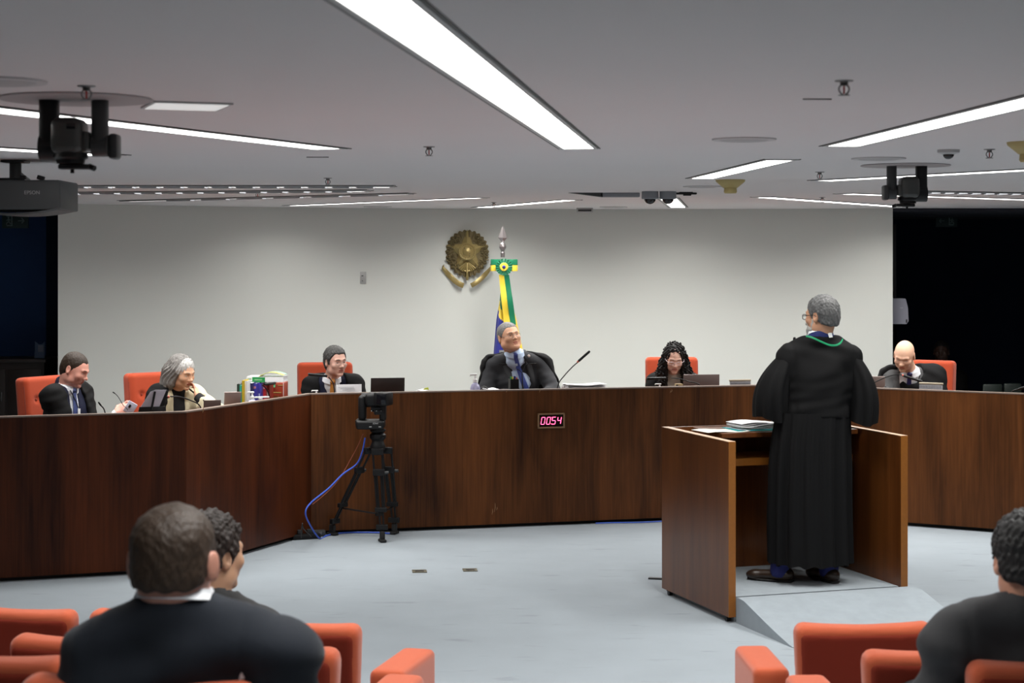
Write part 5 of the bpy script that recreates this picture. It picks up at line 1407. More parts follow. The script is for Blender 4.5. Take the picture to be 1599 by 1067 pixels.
def collar(parent, c, m_, r=.064, h=.030, tilt=.25, gap=.5, yaw=0, name='shirt_collar'):
    m = MB(); rows = []
    for (dr, dz) in ((.0, 0), (-.004, h), (.004, h + .003), (.014, .004)):
        rw = []
        for i in range(29):
            a = -PI / 2 + gap / 2 + (2 * PI - gap) * i / 28; fr = .5 + .5 * math.cos(a + PI / 2)
            rw.append(Vector(c) + Rz(yaw) @ Rx(tilt) @ Vector(((r + dr) * math.cos(a), (r + dr) * math.sin(a) * 1.05, dz - .012 * fr * (1 if dz < .02 else .3))))
        rows.append(rw)
    m.sheet(rows, th=.0025); return m.build(name, m_, parent, angle=60)
SKN = 0
def body(t, J, M, sk, head_kw={}, hands=(), legs=False, thin=-.016, fat_neck=1.0, wide=1.0, extra=None, lips=True, hstep=.0042):
    """head, neck, trunk, arms and hands as one continuous surface"""
    hc = M.translation; pts = [J[k_] for k_ in J] + [hc]
    lo = [min(p[i] for p in pts) - .22 for i in range(3)]; hi = [max(p[i] for p in pts) + .22 for i in range(3)]
    fine = [((hc[0] - .12, hc[1] - .15, hc[2] - .15), (hc[0] + .12, hc[1] + .14, hc[2] + .145), hstep)]
    for hd in hands: fine.append((tuple(hd['W'][i] - .10 for i in range(3)), tuple(hd['W'][i] + .10 for i in range(3)), .0055))
    F_ = Field(lo, hi, .016, fine)
    torso(F_, J, f=thin, wide=wide, legs=legs)
    nk = J['neck']; a = M @ Vector((0, .030, -.045)); F_.cap(a, nk + Vector((0, .01, -.03)), .056 * fat_neck, .060, k=.03)
    head_prims(F_, M, **head_kw)
    for hd in hands: hand_prims(F_, **hd)
    if extra: extra(F_)
    Mi = np.array(M.inverted())
    def region(c):
        L = c @ Mi[:3, :3].T + Mi[:3, 3]
        return ((np.abs(L[:, 0]) < .023) & (L[:, 1] < -.080) & (((L[:, 2] + .0600) / .0105) ** 2 + (L[:, 0] / .0235) ** 2 < 1)).astype(int)
    o = F_.build('body', [sk, lip(sk)], t, region if lips else None)
    return F_
def V(*a): return Vector(a)

class Sitter:
    """joints of a person, in a frame at the seat with the face along -Y"""
    def __init__(s, px, Y, yaw, label, cat='person', z0=DZ, cx=None):
        s.t = thing('person', label, 'person', (xat(px, Y), Y, z0), yaw); s.z0 = z0
        s.inv = xform(s.t).inverted()
    def w(s, px, py, Y): return s.inv @ P(px, py, Y)
def joints(hc, yaw_sh=0, drop=.175, shw=.185, shz=-.075, pelvis=None, back=.0, elbows=None, wrists=None, knees=True):
    """hc = head centre"""
    nk = Vector(hc) + V(0, .03 + back, -drop * .72); mid = nk + V(0, .012, shz)
    d = Rz(yaw_sh) @ V(shw, 0, 0)
    J = {'neck': nk, 'shl': mid - d, 'shr': mid + d}
    J['pelvis'] = pelvis or V(mid.x * .3, .04, .61)
    J['ell'], J['elr'] = elbows or (J['shl'] + V(-.07, -.10, -.24), J['shr'] + V(.07, -.10, -.24))
    J['wrl'], J['wrr'] = wrists or (J['ell'] + V(.07, -.22, -.0), J['elr'] + V(-.07, -.22, 0))
    for s_, q in (('l', -1), ('r', 1)):
        J['kn' + s_] = J['pelvis'] + V(q * .13, -.42, -.03); J['an' + s_] = V(q * .14, -.42 + J['pelvis'].y, .10)
    return J
def bounds(J, m=.2):
    ks = [k_ for k_ in J]; return [min(J[k_][i] for k_ in ks) - m for i in range(3)], [max(J[k_][i] for k_ in ks) + m for i in range(3)]
def cloth(J, f, h=.012, zmin=None, **kw):
    lo, hi = bounds({k_: v for k_, v in J.items() if k_[:2] not in ('kn', 'an') or kw.get('legs')}, .2)
    if zmin is not None: lo[2] = zmin
    F_ = Field(lo, hi, h); torso(F_, J, f=f, **kw); return F_
def open_front(F_, rows, ydepth, k=.012):
    """cut the front open between x0 and x1 at each height; rows = (z, x0, x1)"""
    X, Y, Z = F_.co(); zz_ = [r[0] for r in rows][::-1]; x0 = np.interp(Z, zz_, [r[1] for r in rows][::-1]); x1 = np.interp(Z, zz_, [r[2] for r in rows][::-1])
    top = max(zz_)
    g = np.maximum(np.maximum(x0 - X, X - x1), Y - ydepth) ; F_.D = smax(F_.D, (-g).astype(np.float32), k)
def collar_hole(F_, nk, r=.066, h=.12, tilt=0):
    F_.cap(nk + V(0, -.012, -.005), nk + V(0, -.02, h), r, r + .01, k=.012, op='-')
def stand(F_, nk, r=.066):
    F_.cap(nk + V(0, .012, -.06), nk + V(0, -.004, -.012), r + .014, r + .004, k=.02)
def cut_above(F_, z_, k=.01):
    X, Y, Z = F_.co(); F_.D = smax(F_.D, (Z - z_ + 0 * X + 0 * Y).astype(np.float32), k)
def folds(F_, amp=.004, s=0, f=1.0):
    X, Y, Z = F_.co(); F_.D = F_.D + (amp * wrinkle(X, Y, Z, s, f)).astype(np.float32)
def lower(t, J, m_, shoe=M_black):
    """trousers and shoes of a seated person, hidden below the bench in the photo"""
    lo = [J['pelvis'][0] - .32, J['pelvis'][1] - .6, .0]; hi = [J['pelvis'][0] + .32, J['pelvis'][1] + .25, J['pelvis'][2] + .15]
    F_ = Field(lo, hi, .018)
    F_.ell(J['pelvis'], (.18, .14, .12), k=.04)
    for s_, q in (('l', -1), ('r', 1)):
        F_.cap(J['pelvis'] + V(q * .09, 0, -.02), J['kn' + s_], .09, .07, k=.04); F_.cap(J['kn' + s_], J['an' + s_], .066, .055, k=.03)
    F_.build('trousers', m_, t)
    for s_, q in (('l', -1), ('r', 1)):
        G = Field([J['an' + s_][0] - .08, J['an' + s_][1] - .25, -.01], [J['an' + s_][0] + .08, J['an' + s_][1] + .1, .16], .009)
        a = J['an' + s_]; G.cap(V(a.x, a.y + .03, .045), V(a.x, a.y - .14, .035), .044, .04, k=.0, sq=(1, 1, .8)); G.cap(V(a.x, a.y, .05), V(a.x, a.y, .10), .045, .048, k=.03); G.build('shoe', shoe, t)

# ---- person 4: centre, suit, robe slipped back over the shoulders, face up to the right
def centre_person():
    S = Sitter(800, 15.62, R_(3), 'grey-haired person in dark suit and blue tie seated before the flag')
    t = S.t; hc = S.w(795, 526, 15.42); M = head_frame(hc, R_(24), R_(-8), R_(-9))
    nk = S.w(803, 551, 15.47)
    shl, shr = S.w(768, 572, 15.55), S.w(846, 570, 15.58)
    J = {'neck': nk, 'shl': shl, 'shr': shr, 'pelvis': V(.02, .0, .62), 'ell': S.w(757, 618, 15.42), 'elr': S.w(864, 612, 15.42), 'wrl': S.w(782, 625, 15.18), 'wrr': S.w(838, 624, 15.18)}
    for s_, q in (('l', -1), ('r', 1)): J['kn' + s_] = V(q * .16, -.42, .60); J['an' + s_] = V(q * .14, -.40, .10)
    body(t, J, M, SK2, dict(w=1.14, jaw=1.28), extra=lambda F_: F_.ell(M @ V(0, -.045, -.095), (.05, .045, .032), k=.03), hands=[dict(W=J['wrl'], d=(.6, -.6, -.1), nrm=(0, 0, -1), side=-1), dict(W=J['wrr'], d=(-.6, -.6, -.1), nrm=(0, 0, -1), side=1)], fat_neck=1.22, wide=1.2)
    H = hair_field(M, 'short', w=1.14, th=.006, recess=.012, seed=1); H.build('hair', H_steel, t)
    brows(t, M, H_steel); eyes(t, M, look=(.1, .1)); glasses(t, M, M_steel)
    sh = cloth(J, .006, wide=1.24, arms=False, dep=1.1); stand(sh, nk); sh.build('shirt', M_shirtb, t)
    jk = cloth(J, .020, wide=1.26, dep=1.1, h=.010); zt_ = nk.z
    rows = [(zt_ + .08, nk.x - .085, nk.x + .060), (zt_ + .0, nk.x - .083, nk.x + .065), (zt_ - .20, nk.x - .018, nk.x + .13), (zt_ - .32, nk.x + .05, nk.x + .18)]
    open_front(jk, rows, J['neck'].y + .0); collar_hole(jk, nk, .070); folds(jk, .0045, 1); jk.build('suit_jacket', M_suit, t)
    for q in (-1, 1):
        rr = []
        for i in range(10):
            u = i / 9; z_ = zt_ + .015 - .33 * u; xi = float(np.interp(z_, [r[0] for r in rows][::-1], [r[1 if q < 0 else 2] for r in rows][::-1])); wd = .052 * math.sin(PI * min(1, .25 + u * .75)) ** .7
            rr.append((z_, xi, xi + q * wd))
        drape(t, 'lapel', jk, rr, mat('suit_lapel', (.030, .031, .035), .75), off=.003)
    drape(t, 'tie', sh, [(zt_ - .012 - .36 * i / 12, nk.x + .004 + .12 * (i / 12) ** 1.2 - (.018 if i < 1 else .015 + .016 * i / 12), nk.x + .004 + .12 * (i / 12) ** 1.2 + (.018 if i < 1 else .013 + .018 * i / 12)) for i in range(13)], M_tieb, off=.006, th=.006)
    m = MB(); m.sphere(V(nk.x + .006, sh.hit(nk.x, zt_ - .015) - .010, zt_ - .012), (.021, .014, .018), 12); m.build('tie_knot', M_tieb, t)
    collar(t, nk + V(0, -.010, -.012), M_shirtb, r=.072, gap=.45, tilt=.30, yaw=.1)
    # robe: a shell behind the arms and shoulders, held by a cord
    rb = cloth(J, .034, wide=1.22, dep=1.1, h=.012, fore=False, sleeve=.004); X, Y, Z = rb.co()
    cut = np.interp(Z, [.6, 1.0, 1.25], [J['shl'].y - .02, J['shl'].y - .035, J['shl'].y - .035])
    rb.D = smax(rb.D, (cut - Y + .055 * np.cos((X - nk.x) * 7.5) - .02 + 0 * Z).astype(np.float32), .015); collar_hole(rb, nk + V(0, -.02, 0), .095)
    folds(rb, .008, 2, .8); rb.build('robe', M_robe, t)
    cp = [V(shl.x + .055, jk.hit(shl.x + .055, shl.z + .03) - .012, shl.z + .03), V(nk.x - .02, jk.hit(nk.x - .02, zt_ - .10) - .018, zt_ - .105), V(nk.x + .065, sh.hit(nk.x + .06, zt_ - .17) - .03, zt_ - .168), V(nk.x + .10, jk.hit(nk.x + .12, zt_ - .10) - .016, zt_ - .10), V(shr.x - .05, jk.hit(shr.x - .05, shr.z + .02) - .012, shr.z + .02)]
    m = MB(); m.tube(cp, .004, 6); m.tube([cp[2], cp[2] + V(.005, -.0, -.10), cp[2] + V(.012, .0, -.17)], [.004, .005, .012], 8); m.build('robe_cord', M_black2, t)
    m = MB(); x, z_ = nk.x + .125, zt_ - .028; m.sphere(V(x, jk.hit(x, z_) - .006, z_), (.013, .004, .013), 12); m.build('lapel_pin', mat('pin_pale', (.75, .65, .6), .3), t)
    lower(t, J, M_suit)
centre_person()

# ---- person 3: amber tie, robe, rimless glasses
def amber_person():
    S = Sitter(521, 14.95, R_(12), 'person with amber tie, dark grey hair and rimless glasses beside the books')
    t = S.t; hc = S.w(524, 565, 14.72); M = head_frame(hc, R_(24), R_(6), R_(-3))
    nk = S.w(518, 589.5, 14.82); shl, shr = S.w(490, 604, 14.86), S.w(551, 603, 14.90)
    J = {'neck': nk, 'shl': shl, 'shr': shr, 'pelvis': V(.0, .0, .55), 'ell': shl + V(-.04, -.08, -.26), 'elr': shr + V(.05, -.08, -.26), 'wrl': shl + V(.06, -.28, -.27), 'wrr': shr + V(-.06, -.28, -.27)}
    for s_, q in (('l', -1), ('r', 1)): J['kn' + s_] = V(q * .16, -.40, .55); J['an' + s_] = V(q * .14, -.38, .10)
    body(t, J, M, SK3, dict(w=1.0, jaw=1.05), hands=[dict(W=J['wrl'], d=(.4, -.8, 0), nrm=(0, 0, -1), side=-1), dict(W=J['wrr'], d=(-.4, -.8, 0), nrm=(0, 0, -1), side=1)])
    H = hair_field(M, 'short', th=.013, recess=.01, seed=4, amp=.004); H.build('hair', H_dgrey, t)
    brows(t, M, H_dbrown); eyes(t, M, look=(.1, 0)); glasses(t, M, M_steel, h=.013, r=.0009)
    zt_ = nk.z
    sh = cloth(J, .006, arms=False, dep=.95); stand(sh, nk, .062); sh.build('shirt', M_shirt, t)
    jk = cloth(J, .018, dep=1.0, h=.011); r1 = [(zt_ + .06, nk.x - .065, nk.x + .062), (zt_ - .02, nk.x - .060, nk.x + .062), (zt_ - .22, nk.x - .02, nk.x + .04)]
    open_front(jk, r1, nk.y + .01); collar_hole(jk, nk, .068); jk.build('suit_jacket', M_suitn, t)
    rb = cloth(J, .036, dep=1.02, h=.011, sleeve=.012); r2 = [(zt_ + .08, nk.x - .085, nk.x + .085), (zt_ - .03, nk.x - .105, nk.x + .115), (zt_ - .25, nk.x - .09, nk.x + .085)]
    open_front(rb, r2, nk.y + .02); collar_hole(rb, nk, .080); folds(rb, .006, 5); rb.build('robe', M_robe, t)
    drape(t, 'tie', sh, [(zt_ - .015 - .26 * i / 8, nk.x - (.015 + .012 * i / 8), nk.x + (.013 + .012 * i / 8)) for i in range(9)], M_tieo, off=.007, th=.006)
    m = MB(); m.sphere(V(nk.x, sh.hit(nk.x, zt_ - .03) - .012, zt_ - .028), (.024, .014, .020), 12); m.build('tie_knot', M_tieo, t)
    collar(t, nk + V(0, -.010, -.02), M_shirt, r=.066, gap=.6, tilt=.30)
    lower(t, J, M_suitn)
amber_person()

# ---- person 5: long curly black hair, white glasses, reading down
def curly_person():
    S = Sitter(1053, 15.72, R_(0), 'person with long curly black hair, white glasses and ivory pullover, looking down')
    t = S.t; hc = S.w(1053, 560, 15.42); M = head_frame(hc, R_(0), R_(22), R_(2), .94)
    nk = S.w(1052, 583, 15.54); shl, shr = S.w(1025, 599, 15.58), S.w(1079, 599, 15.58)
    J = {'neck': nk, 'shl': shl, 'shr': shr, 'pelvis': V(.0, .0, .58), 'ell': shl + V(-.04, -.12, -.24), 'elr': shr + V(.04, -.12, -.24), 'wrl': shl + V(.07, -.3, -.22), 'wrr': shr + V(-.07, -.3, -.22)}
    for s_, q in (('l', -1), ('r', 1)): J['kn' + s_] = V(q * .13, -.40, .56); J['an' + s_] = V(q * .12, -.38, .10)
    body(t, J, M, SK5, dict(w=.93, jaw=.88, brow=.7, nose=.9), hands=[dict(W=J['wrl'], d=(.4, -.8, 0), nrm=(0, 0, -1), side=-1, size=.9), dict(W=J['wrr'], d=(-.4, -.8, 0), nrm=(0, 0, -1), side=1, size=.9)], fat_neck=.85, wide=.85, thin=-.02)
    brows(t, M, H_dbrown, th=.0022); eyes(t, M, look=(0, -.6)); glasses(t, M, mat('pale_frame', (.62, .50, .52), .3), w=.023, h=.014, r=.0017)
    c = M.translation; H = Field([c.x - .20, c.y - .16, c.z - .30], [c.x + .20, c.y + .2, c.z + .18], .0060); H.M = M
    H.ell((0, .02, .045), (.088, .104, .092), k=0); H.ell((0, .05, -.03), (.09, .075, .10), k=.04)
    H.M = Matrix.Identity(4)
    for s in (-1, 1):
        H.cap(c + V(s * .078, .0, .02), c + V(s * .108, .030, -.12), .030, .042, k=.03); H.cap(c + V(s * .108, .030, -.12), c + V(s * .112, .015, -.20), .042, .030, k=.03)
        H.cap(c + V(s * .06, .05, -.05), c + V(s * .07, .06, -.22), .06, .05, k=.04)
    H.M = M; H.ell((0, -.085, -.005), (.064, .085, .098), k=.015, op='-'); H.ell((0, -.075, -.07), (.058, .08, .080), k=.015, op='-'); H.M = Matrix.Identity(4); H.box(c + V(.004, -.06, -.23), (.066, .15, .15), r=.03, k=.02, op='-')
    X, Y, Z = H.co(); a = .010 * (np.sin(X * 170 + 3 * np.sin(Z * 60)) * np.sin(Z * 130 + Y * 60) + .6 * np.sin(Y * 150 + Z * 110 + X * 60)); H.D = H.D + a.astype(np.float32)
    H.build('hair', H_black, t)
    zt_ = nk.z
    pu = cloth(J, .010, wide=.86, arms=False, dep=.92); pu.cap(nk + V(0, -.004, -.03), nk + V(0, -.018, .035), .062, .056, k=.02); pu.cap(nk + V(0, -.018, .03), nk + V(0, -.03, .09), .048, .048, k=.008, op='-'); pu.build('pullover', M_ivory, t)
    rb = cloth(J, .028, wide=.86, dep=.95, h=.011, sleeve=.012); open_front(rb, [(zt_ + .1, nk.x - .07, nk.x + .07), (zt_ - .03, nk.x - .080, nk.x + .080), (zt_ - .3, nk.x - .075, nk.x + .080)], nk.y + .02); collar_hole(rb, nk, .075); folds(rb, .005, 8); rb.build('robe', M_robe, t)
    lower(t, J, M_blackk)
curly_person()

# ---- person 6: bald, head bent, grey suit
def bald_person():
    S = Sitter(1421, 15.2, R_(-18), 'bald person in grey suit and navy tie reading with head bent, right of the lectern')
    t = S.t; hc = S.w(1412, 556, 14.92); M = head_frame(hc, R_(-8), R_(28), R_(6))
    nk = S.w(1422, 579, 15.04); shl, shr = S.w(1392, 592, 15.04), S.w(1457, 590, 15.12)
    J = {'neck': nk, 'shl': shl, 'shr': shr, 'pelvis': V(.0, .02, .60), 'ell': shl + V(-.03, -.14, -.22), 'elr': shr + V(.05, -.12, -.22), 'wrl': shl + V(.06, -.30, -.20), 'wrr': shr + V(-.06, -.30, -.20)}
    for s_, q in (('l', -1), ('r', 1)): J['kn' + s_] = V(q * .15, -.42, .58); J['an' + s_] = V(q * .14, -.40, .10)
    body(t, J, M, SK6, dict(w=1.03, jaw=1.05), hands=[dict(W=J['wrl'], d=(.4, -.8, 0), nrm=(0, 0, -1), side=-1), dict(W=J['wrr'], d=(-.4, -.8, 0), nrm=(0, 0, -1), side=1)], wide=1.05, fat_neck=1.05)
    brows(t, M, mat('faint_brow', (.25, .14, .09), .7), th=.002); eyes(t, M, look=(0, -.7))
    zt_ = nk.z
    sh = cloth(J, .006, arms=False, wide=1.05); stand(sh, nk); sh.build('shirt', M_shirt, t)
    grey = mat('grey_suit', (.060, .060, .062), .8, bump=.2, bscale=500); jk = cloth(J, .020, wide=1.06, h=.010)
    rows = [(zt_ + .06, nk.x - .068, nk.x + .068), (zt_ - .03, nk.x - .085, nk.x + .060), (zt_ - .24, nk.x - .075, nk.x + .035)]
    open_front(jk, rows, nk.y + .01); collar_hole(jk, nk, .070); folds(jk, .004, 3); jk.build('suit_jacket', grey, t)
    for q in (-1, 1):
        rr = []
        for i in range(9):
            u = i / 8; z_ = zt_ + .0 - .22 * u; xi = float(np.interp(z_, [r[0] for r in rows][::-1], [r[1 if q < 0 else 2] for r in rows][::-1])); rr.append((z_, xi, xi + q * .045 * math.sin(PI * min(1, .3 + u * .6)) ** .7))
        drape(t, 'lapel', jk, rr, mat('grey_lapel', (.075, .075, .078), .75), off=.003)
    drape(t, 'tie', sh, [(zt_ - .02 - .25 * i / 8, nk.x - .014 - .012 * i / 8 - .02 * i / 8, nk.x + .014 + .012 * i / 8 - .02 * i / 8) for i in range(9)], M_tien, off=.007, th=.006)
    m = MB(); m.sphere(V(nk.x, sh.hit(nk.x, zt_ - .03) - .012, zt_ - .026), (.024, .014, .018), 12); m.build('tie_knot', M_tien, t)
    collar(t, nk + V(0, -.012, -.02), M_shirt, r=.068, gap=.6, tilt=.35)
    m = MB(); x, z_ = nk.x + .085, zt_ - .085; m.sphere(V(x, jk.hit(x, z_) - .005, z_), (.006, .003, .009), 10); m.build('lapel_pin', M_brass, t)
    rb = cloth(J, .050, wide=1.06, dep=1.05, h=.012, fore=False, sleeve=.004); X, Y, Z = rb.co()
    rb.D = smax(rb.D, (J['shl'].y - .055 - Y + .035 * np.cos((X - nk.x) * 7.5) + 0 * Z).astype(np.float32), .015); collar_hole(rb, nk + V(0, -.02, 0), .105); folds(rb, .009, 2, .8); rb.build('robe', M_robe, t)
    lower(t, J, grey)
bald_person()

# ---- person 1: far left, in profile, reading a phone
def profile_person():
    S = Sitter(112, 13.25, R_(58), 'person with short brown hair and blue tie at the far left, reading a phone')
    t = S.t; hc = S.w(117, 577.5, 13.10); M = head_frame(hc, R_(18), R_(24), R_(2))
    nk = S.w(104, 604, 13.12); shl, shr = S.w(84, 622, 12.98), S.w(124, 616, 13.30)
    J = {'neck': nk, 'shl': shl, 'shr': shr, 'pelvis': V(.0, .0, .58), 'ell': S.w(120, 692, 12.95), 'elr': S.w(140, 690, 13.15), 'wrl': S.w(182, 647, 12.72), 'wrr': S.w(186, 690, 13.0)}
    for s_, q in (('l', -1), ('r', 1)): J['kn' + s_] = V(q * .14, -.42, .56); J['an' + s_] = V(q * .12, -.40, .10)
    hd = (S.w(200, 631, 12.74) - S.w(182, 647, 12.72)).normalized()
    body(t, J, M, SK1, dict(w=1.02, jaw=1.05), hands=[dict(W=J['wrl'], d=hd, nrm=S.inv.to_3x3() @ V(.2, .9, -.6), side=-1, curl=.75), dict(W=J['wrr'], d=(.0, -1, .1), nrm=(-.3, 0, -1), side=1)], fat_neck=1.12)
    H = hair_field(M, 'crop', w=1.02, th=.005, recess=.02, seed=2, amp=.0015); H.build('hair', H_brown, t)
    brows(t, M, H_brown, th=.0025); eyes(t, M, look=(0, -.7))
    zt_ = nk.z
    sh = cloth(J, .006, arms=False); stand(sh, nk, .062); sh.build('shirt', M_shirt, t)
    jk = cloth(J, .016, h=.011); r1 = [(zt_ + .06, nk.x - .055, nk.x + .055), (zt_ - .03, nk.x - .048, nk.x + .048), (zt_ - .26, nk.x - .015, nk.x + .015)]
    open_front(jk, r1, nk.y + .0); collar_hole(jk, nk, .066); jk.cap(nk + V(0, .03, -.03), nk + V(0, .035, .025), .066, .060, k=.02); jk.cap(nk + V(0, .0, -.02), nk + V(0, -.02, .1), .058, .066, k=.008, op='-'); X, Y, Z = jk.co(); W = J['wrl']; jk.D = np.maximum(jk.D, (-(np.sqrt((X - W.x) ** 2 + (Y - W.y) ** 2 + (Z - W.z) ** 2) - .09)).astype(np.float32)); jk.build('suit_jacket', M_suitn, t)
    drape(t, 'tie', sh, [(zt_ - .015 - .30 * i / 9, nk.x - (.013 + .014 * i / 9), nk.x + (.013 + .014 * i / 9)) for i in range(10)], M_tiep, off=.008, th=.006)
    m = MB(); m.sphere(V(nk.x, sh.hit(nk.x, zt_ - .03) - .010, zt_ - .024), (.020, .014, .018), 12); m.build('tie_knot', M_tiep, t)
    collar(t, nk + V(0, -.010, -.016), M_shirt, r=.064, gap=.6, tilt=.35)
    rb = cloth(J, .036, dep=1.02, h=.011, sleeve=.014); r2 = [(zt_ + .06, nk.x - .10, nk.x + .085), (zt_ - .05, nk.x - .11, nk.x + .10), (zt_ - .32, nk.x - .12, nk.x + .11)]
    open_front(rb, r2, nk.y + .02); collar_hole(rb, nk + V(0, 0, -.01), .088); folds(rb, .007, 7, .8)
    X, Y, Z = rb.co()
    W = J['wrl']; rb.D = np.maximum(rb.D, (-(np.sqrt((X - W.x) ** 2 + (Y - W.y) ** 2 + (Z - W.z) ** 2) - .22)).astype(np.float32)); rb.build('robe', M_robe, t)
    # lanyard with badge
    z1, z2 = zt_ - .10, zt_ - .20
    m = MB(); a = [V(nk.x - .045, sh.hit(nk.x - .045, zt_ - .03) - .02, zt_ - .02), V(nk.x + .0, sh.hit(nk.x, z1) - .022, z1), V(nk.x + .012, sh.hit(nk.x, z1 - .05) - .022, z1 - .05)]
    m.tube(a, .0035, 6); m.build('lanyard', M_black2, t); m = MB(); m.box(a[2] + V(.004, -.004, -.03), (.022, .004, .045)); m.build('badge', M_white, t, smooth=False)
    m = MB(); m.cyl(W - hd * .015, W + hd * .008, .036, n=18); m.build('shirt_cuff', M_shirt, t)
    lower(t, J, M_suitn)
    # what the hand holds
    hw = P(194, 631, 12.70)
    ph = thing('smartphone', 'pale grey phone in the hand of the person at the far left', 'phone', P(203.5, 637, 12.66), .3)
    m = MB(); m.box((0, 0, 0), (.070, .009, .085), rot=Ry(.55), bev=.004, seg=3); m.build('case', mat('phone_lilac', (.52, .52, .62), .3), ph)
    m = MB(); m.box((-.004, -.006, .012), (.016, .004, .022), rot=Ry(.55), bev=.002); m.build('camera_block', M_gloss, ph)
    e_ = thing('eyeglasses', 'folded dark eyeglasses whose thin arm rises from the hand at the far left', 'glasses', P(190, 634, 12.62), 0)
    iv = Vector(e_.location); g = lambda x, y: P(x, y, 12.62) - iv
    m = MB(); m.tube(bez(g(176, 612.5), g(185, 617), g(187, 625), g(193, 634), 10), [.0045, .0045] + [.0025] * 9, 6); m.build('temple_arm', M_black, e_)
    m = MB(); m.tube([g(193, 634), g(197, 637), g(200, 641)], .0022, 6); m.build('frame', M_black, e_)
profile_person()

# ---- person 2: grey bob, cheek on her hand
def cream_person():
    S = Sitter(276, 13.62, R_(24), 'person with grey shoulder-length hair and cream jacket, cheek resting on the hand')
    t = S.t; hc = S.w(284, 582.5, 13.42); M = head_frame(hc, R_(30), R_(16), R_(-3), .95)
    nk = S.w(276, 607, 13.50); shl, shr = S.w(250, 621, 13.42), S.w(303, 619, 13.62)
    J = {'neck': nk, 'shl': shl, 'shr': shr, 'pelvis': V(.0, .0, .56), 'ell': S.w(240, 665, 13.3), 'elr': S.w(338, 646, 13.25), 'wrl': S.w(262, 662, 13.05), 'wrr': S.w(308, 619, 13.34)}
    for s_, q in (('l', -1), ('r', 1)): J['kn' + s_] = V(q * .13, -.40, .54); J['an' + s_] = V(q * .12, -.38, .10)
    d = (S.w(303, 593, 13.45) - J['wrr']).normalized()
    body(t, J, M, SK4, dict(w=.96, jaw=.92, brow=.7), hands=[dict(W=J['wrr'], d=d, nrm=S.inv.to_3x3() @ V(-1, .25, 0), side=1, curl=.5, size=.90), dict(W=J['wrl'], d=(.2, -1, 0), nrm=(0, 0, -1), side=-1, size=.9)], fat_neck=.9, wide=.88, thin=-.018)
    brows(t, M, H_steel, th=.0018); eyes(t, M, look=(.1, -.5))
    c = M.translation; H = Field([c.x - .20, c.y - .17, c.z - .24], [c.x + .19, c.y + .22, c.z + .18], .0060); H.M = M
    H.ell((0, .024, .042), (.090, .108, .096), k=0); H.ell((0, .055, -.03), (.095, .085, .095), k=.04)
    for s in (-1, 1):
        H.cap((s * .080, .0, .03), (s * .090, .01, -.075), .028, .032, k=.03); H.cap((s * .078, .06, .0), (s * .085, .06, -.115), .045, .05, k=.03)
    H.cap((-.02, .09, -.02), (-.02, .10, -.13), .07, .06, k=.03)
    H.ell((0, -.095, -.035), (.062, .078, .096), k=.012, op='-'); H.ell((.02, -.07, -.09), (.066, .08, .06), k=.012, op='-')
    X, Y, Z = H.loc(); H.M = Matrix.Identity(4)
    th_ = np.arctan2(X, Y); H.D = H.D + (.0045 * np.sin(th_ * 26 + 6 * np.sin(Z * 22)) + .002 * np.sin(th_ * 61 + Z * 40)).astype(np.float32)
    hm = hairm('long_grey_hair', (.17, .16, .15), .5)
    hm2 = hairm('white_front_hair', (.50, .49, .48), .3)
    Mi = np.array(M.inverted())
    def reg(cc):
        L = cc @ Mi[:3, :3].T + Mi[:3, 3]; return ((L[:, 1] < -.030) & (L[:, 2] > .01)).astype(int)
    H.build('hair', [hm, hm2], t, reg)
    zt_ = nk.z
    kn = cloth(J, .006, wide=.88, arms=False); kn.cap(nk + V(0, .0, -.04), nk + V(0, -.012, .015), .060, .052, k=.02); kn.build('knit_top', M_blackk, t)
    jk = cloth(J, .024, wide=.90, h=.010, sleeve=.006); open_front(jk, [(zt_ + .06, nk.x - .055, nk.x + .050), (zt_ - .05, nk.x - .045, nk.x + .045), (zt_ - .35, nk.x - .040, nk.x + .045)], nk.y + .0); collar_hole(jk, nk, .068)
    W = J['wrr']; X, Y, Z = jk.co(); jk.D = np.maximum(jk.D, (-(np.sqrt((X - W.x) ** 2 + (Y - W.y) ** 2 + (Z - W.z) ** 2) - .095)).astype(np.float32)); folds(jk, .005, 3); jk.build('cream_jacket', M_cream, t)
    m = MB(); ax = (J['elr'] - W).normalized(); m.tube([W + ax * .005, W + ax * .03, W + ax * .11], [.036, .038, .046], 16); m.build('knit_cuff', M_blackk, t)
    for q in (-1, 1):
        rr = [(zt_ - .0 - .30 * i / 9, nk.x + q * (.050 - .006 * i / 9), nk.x + q * (.050 + .030 * math.sin(PI * (.25 + .75 * i / 9)))) for i in range(10)]
        drape(t, 'lapel', jk, rr, mat('cream_lapel', (.66, .60, .42), .9), off=.003)
    rb = cloth(J, .040, wide=.92, h=.012, fore=False, sleeve=.012); X, Y, Z = rb.co()
    rb.D = smax(rb.D, (X - (nk.x - .085 - .06 * np.clip((zt_ - Z) / .3, 0, 1)) + 0 * Y).astype(np.float32), .01)
    rb2 = rb; collar_hole(rb2, nk, .085); folds(rb2, .006, 4, .8); rb2.build('robe', M_robe, t)
    a_ = nk.x + .10; m = MB(); m.tube([V(a_ - .02, jk.hit(a_ - .02, zt_ - .02) - .008, zt_ - .0), V(a_ + .02, jk.hit(a_ + .02, zt_ - .07) - .008, zt_ - .07)], .006, 6); m.build('robe_edge', M_blackk, t)
    lower(t, J, M_suit)
cream_person()

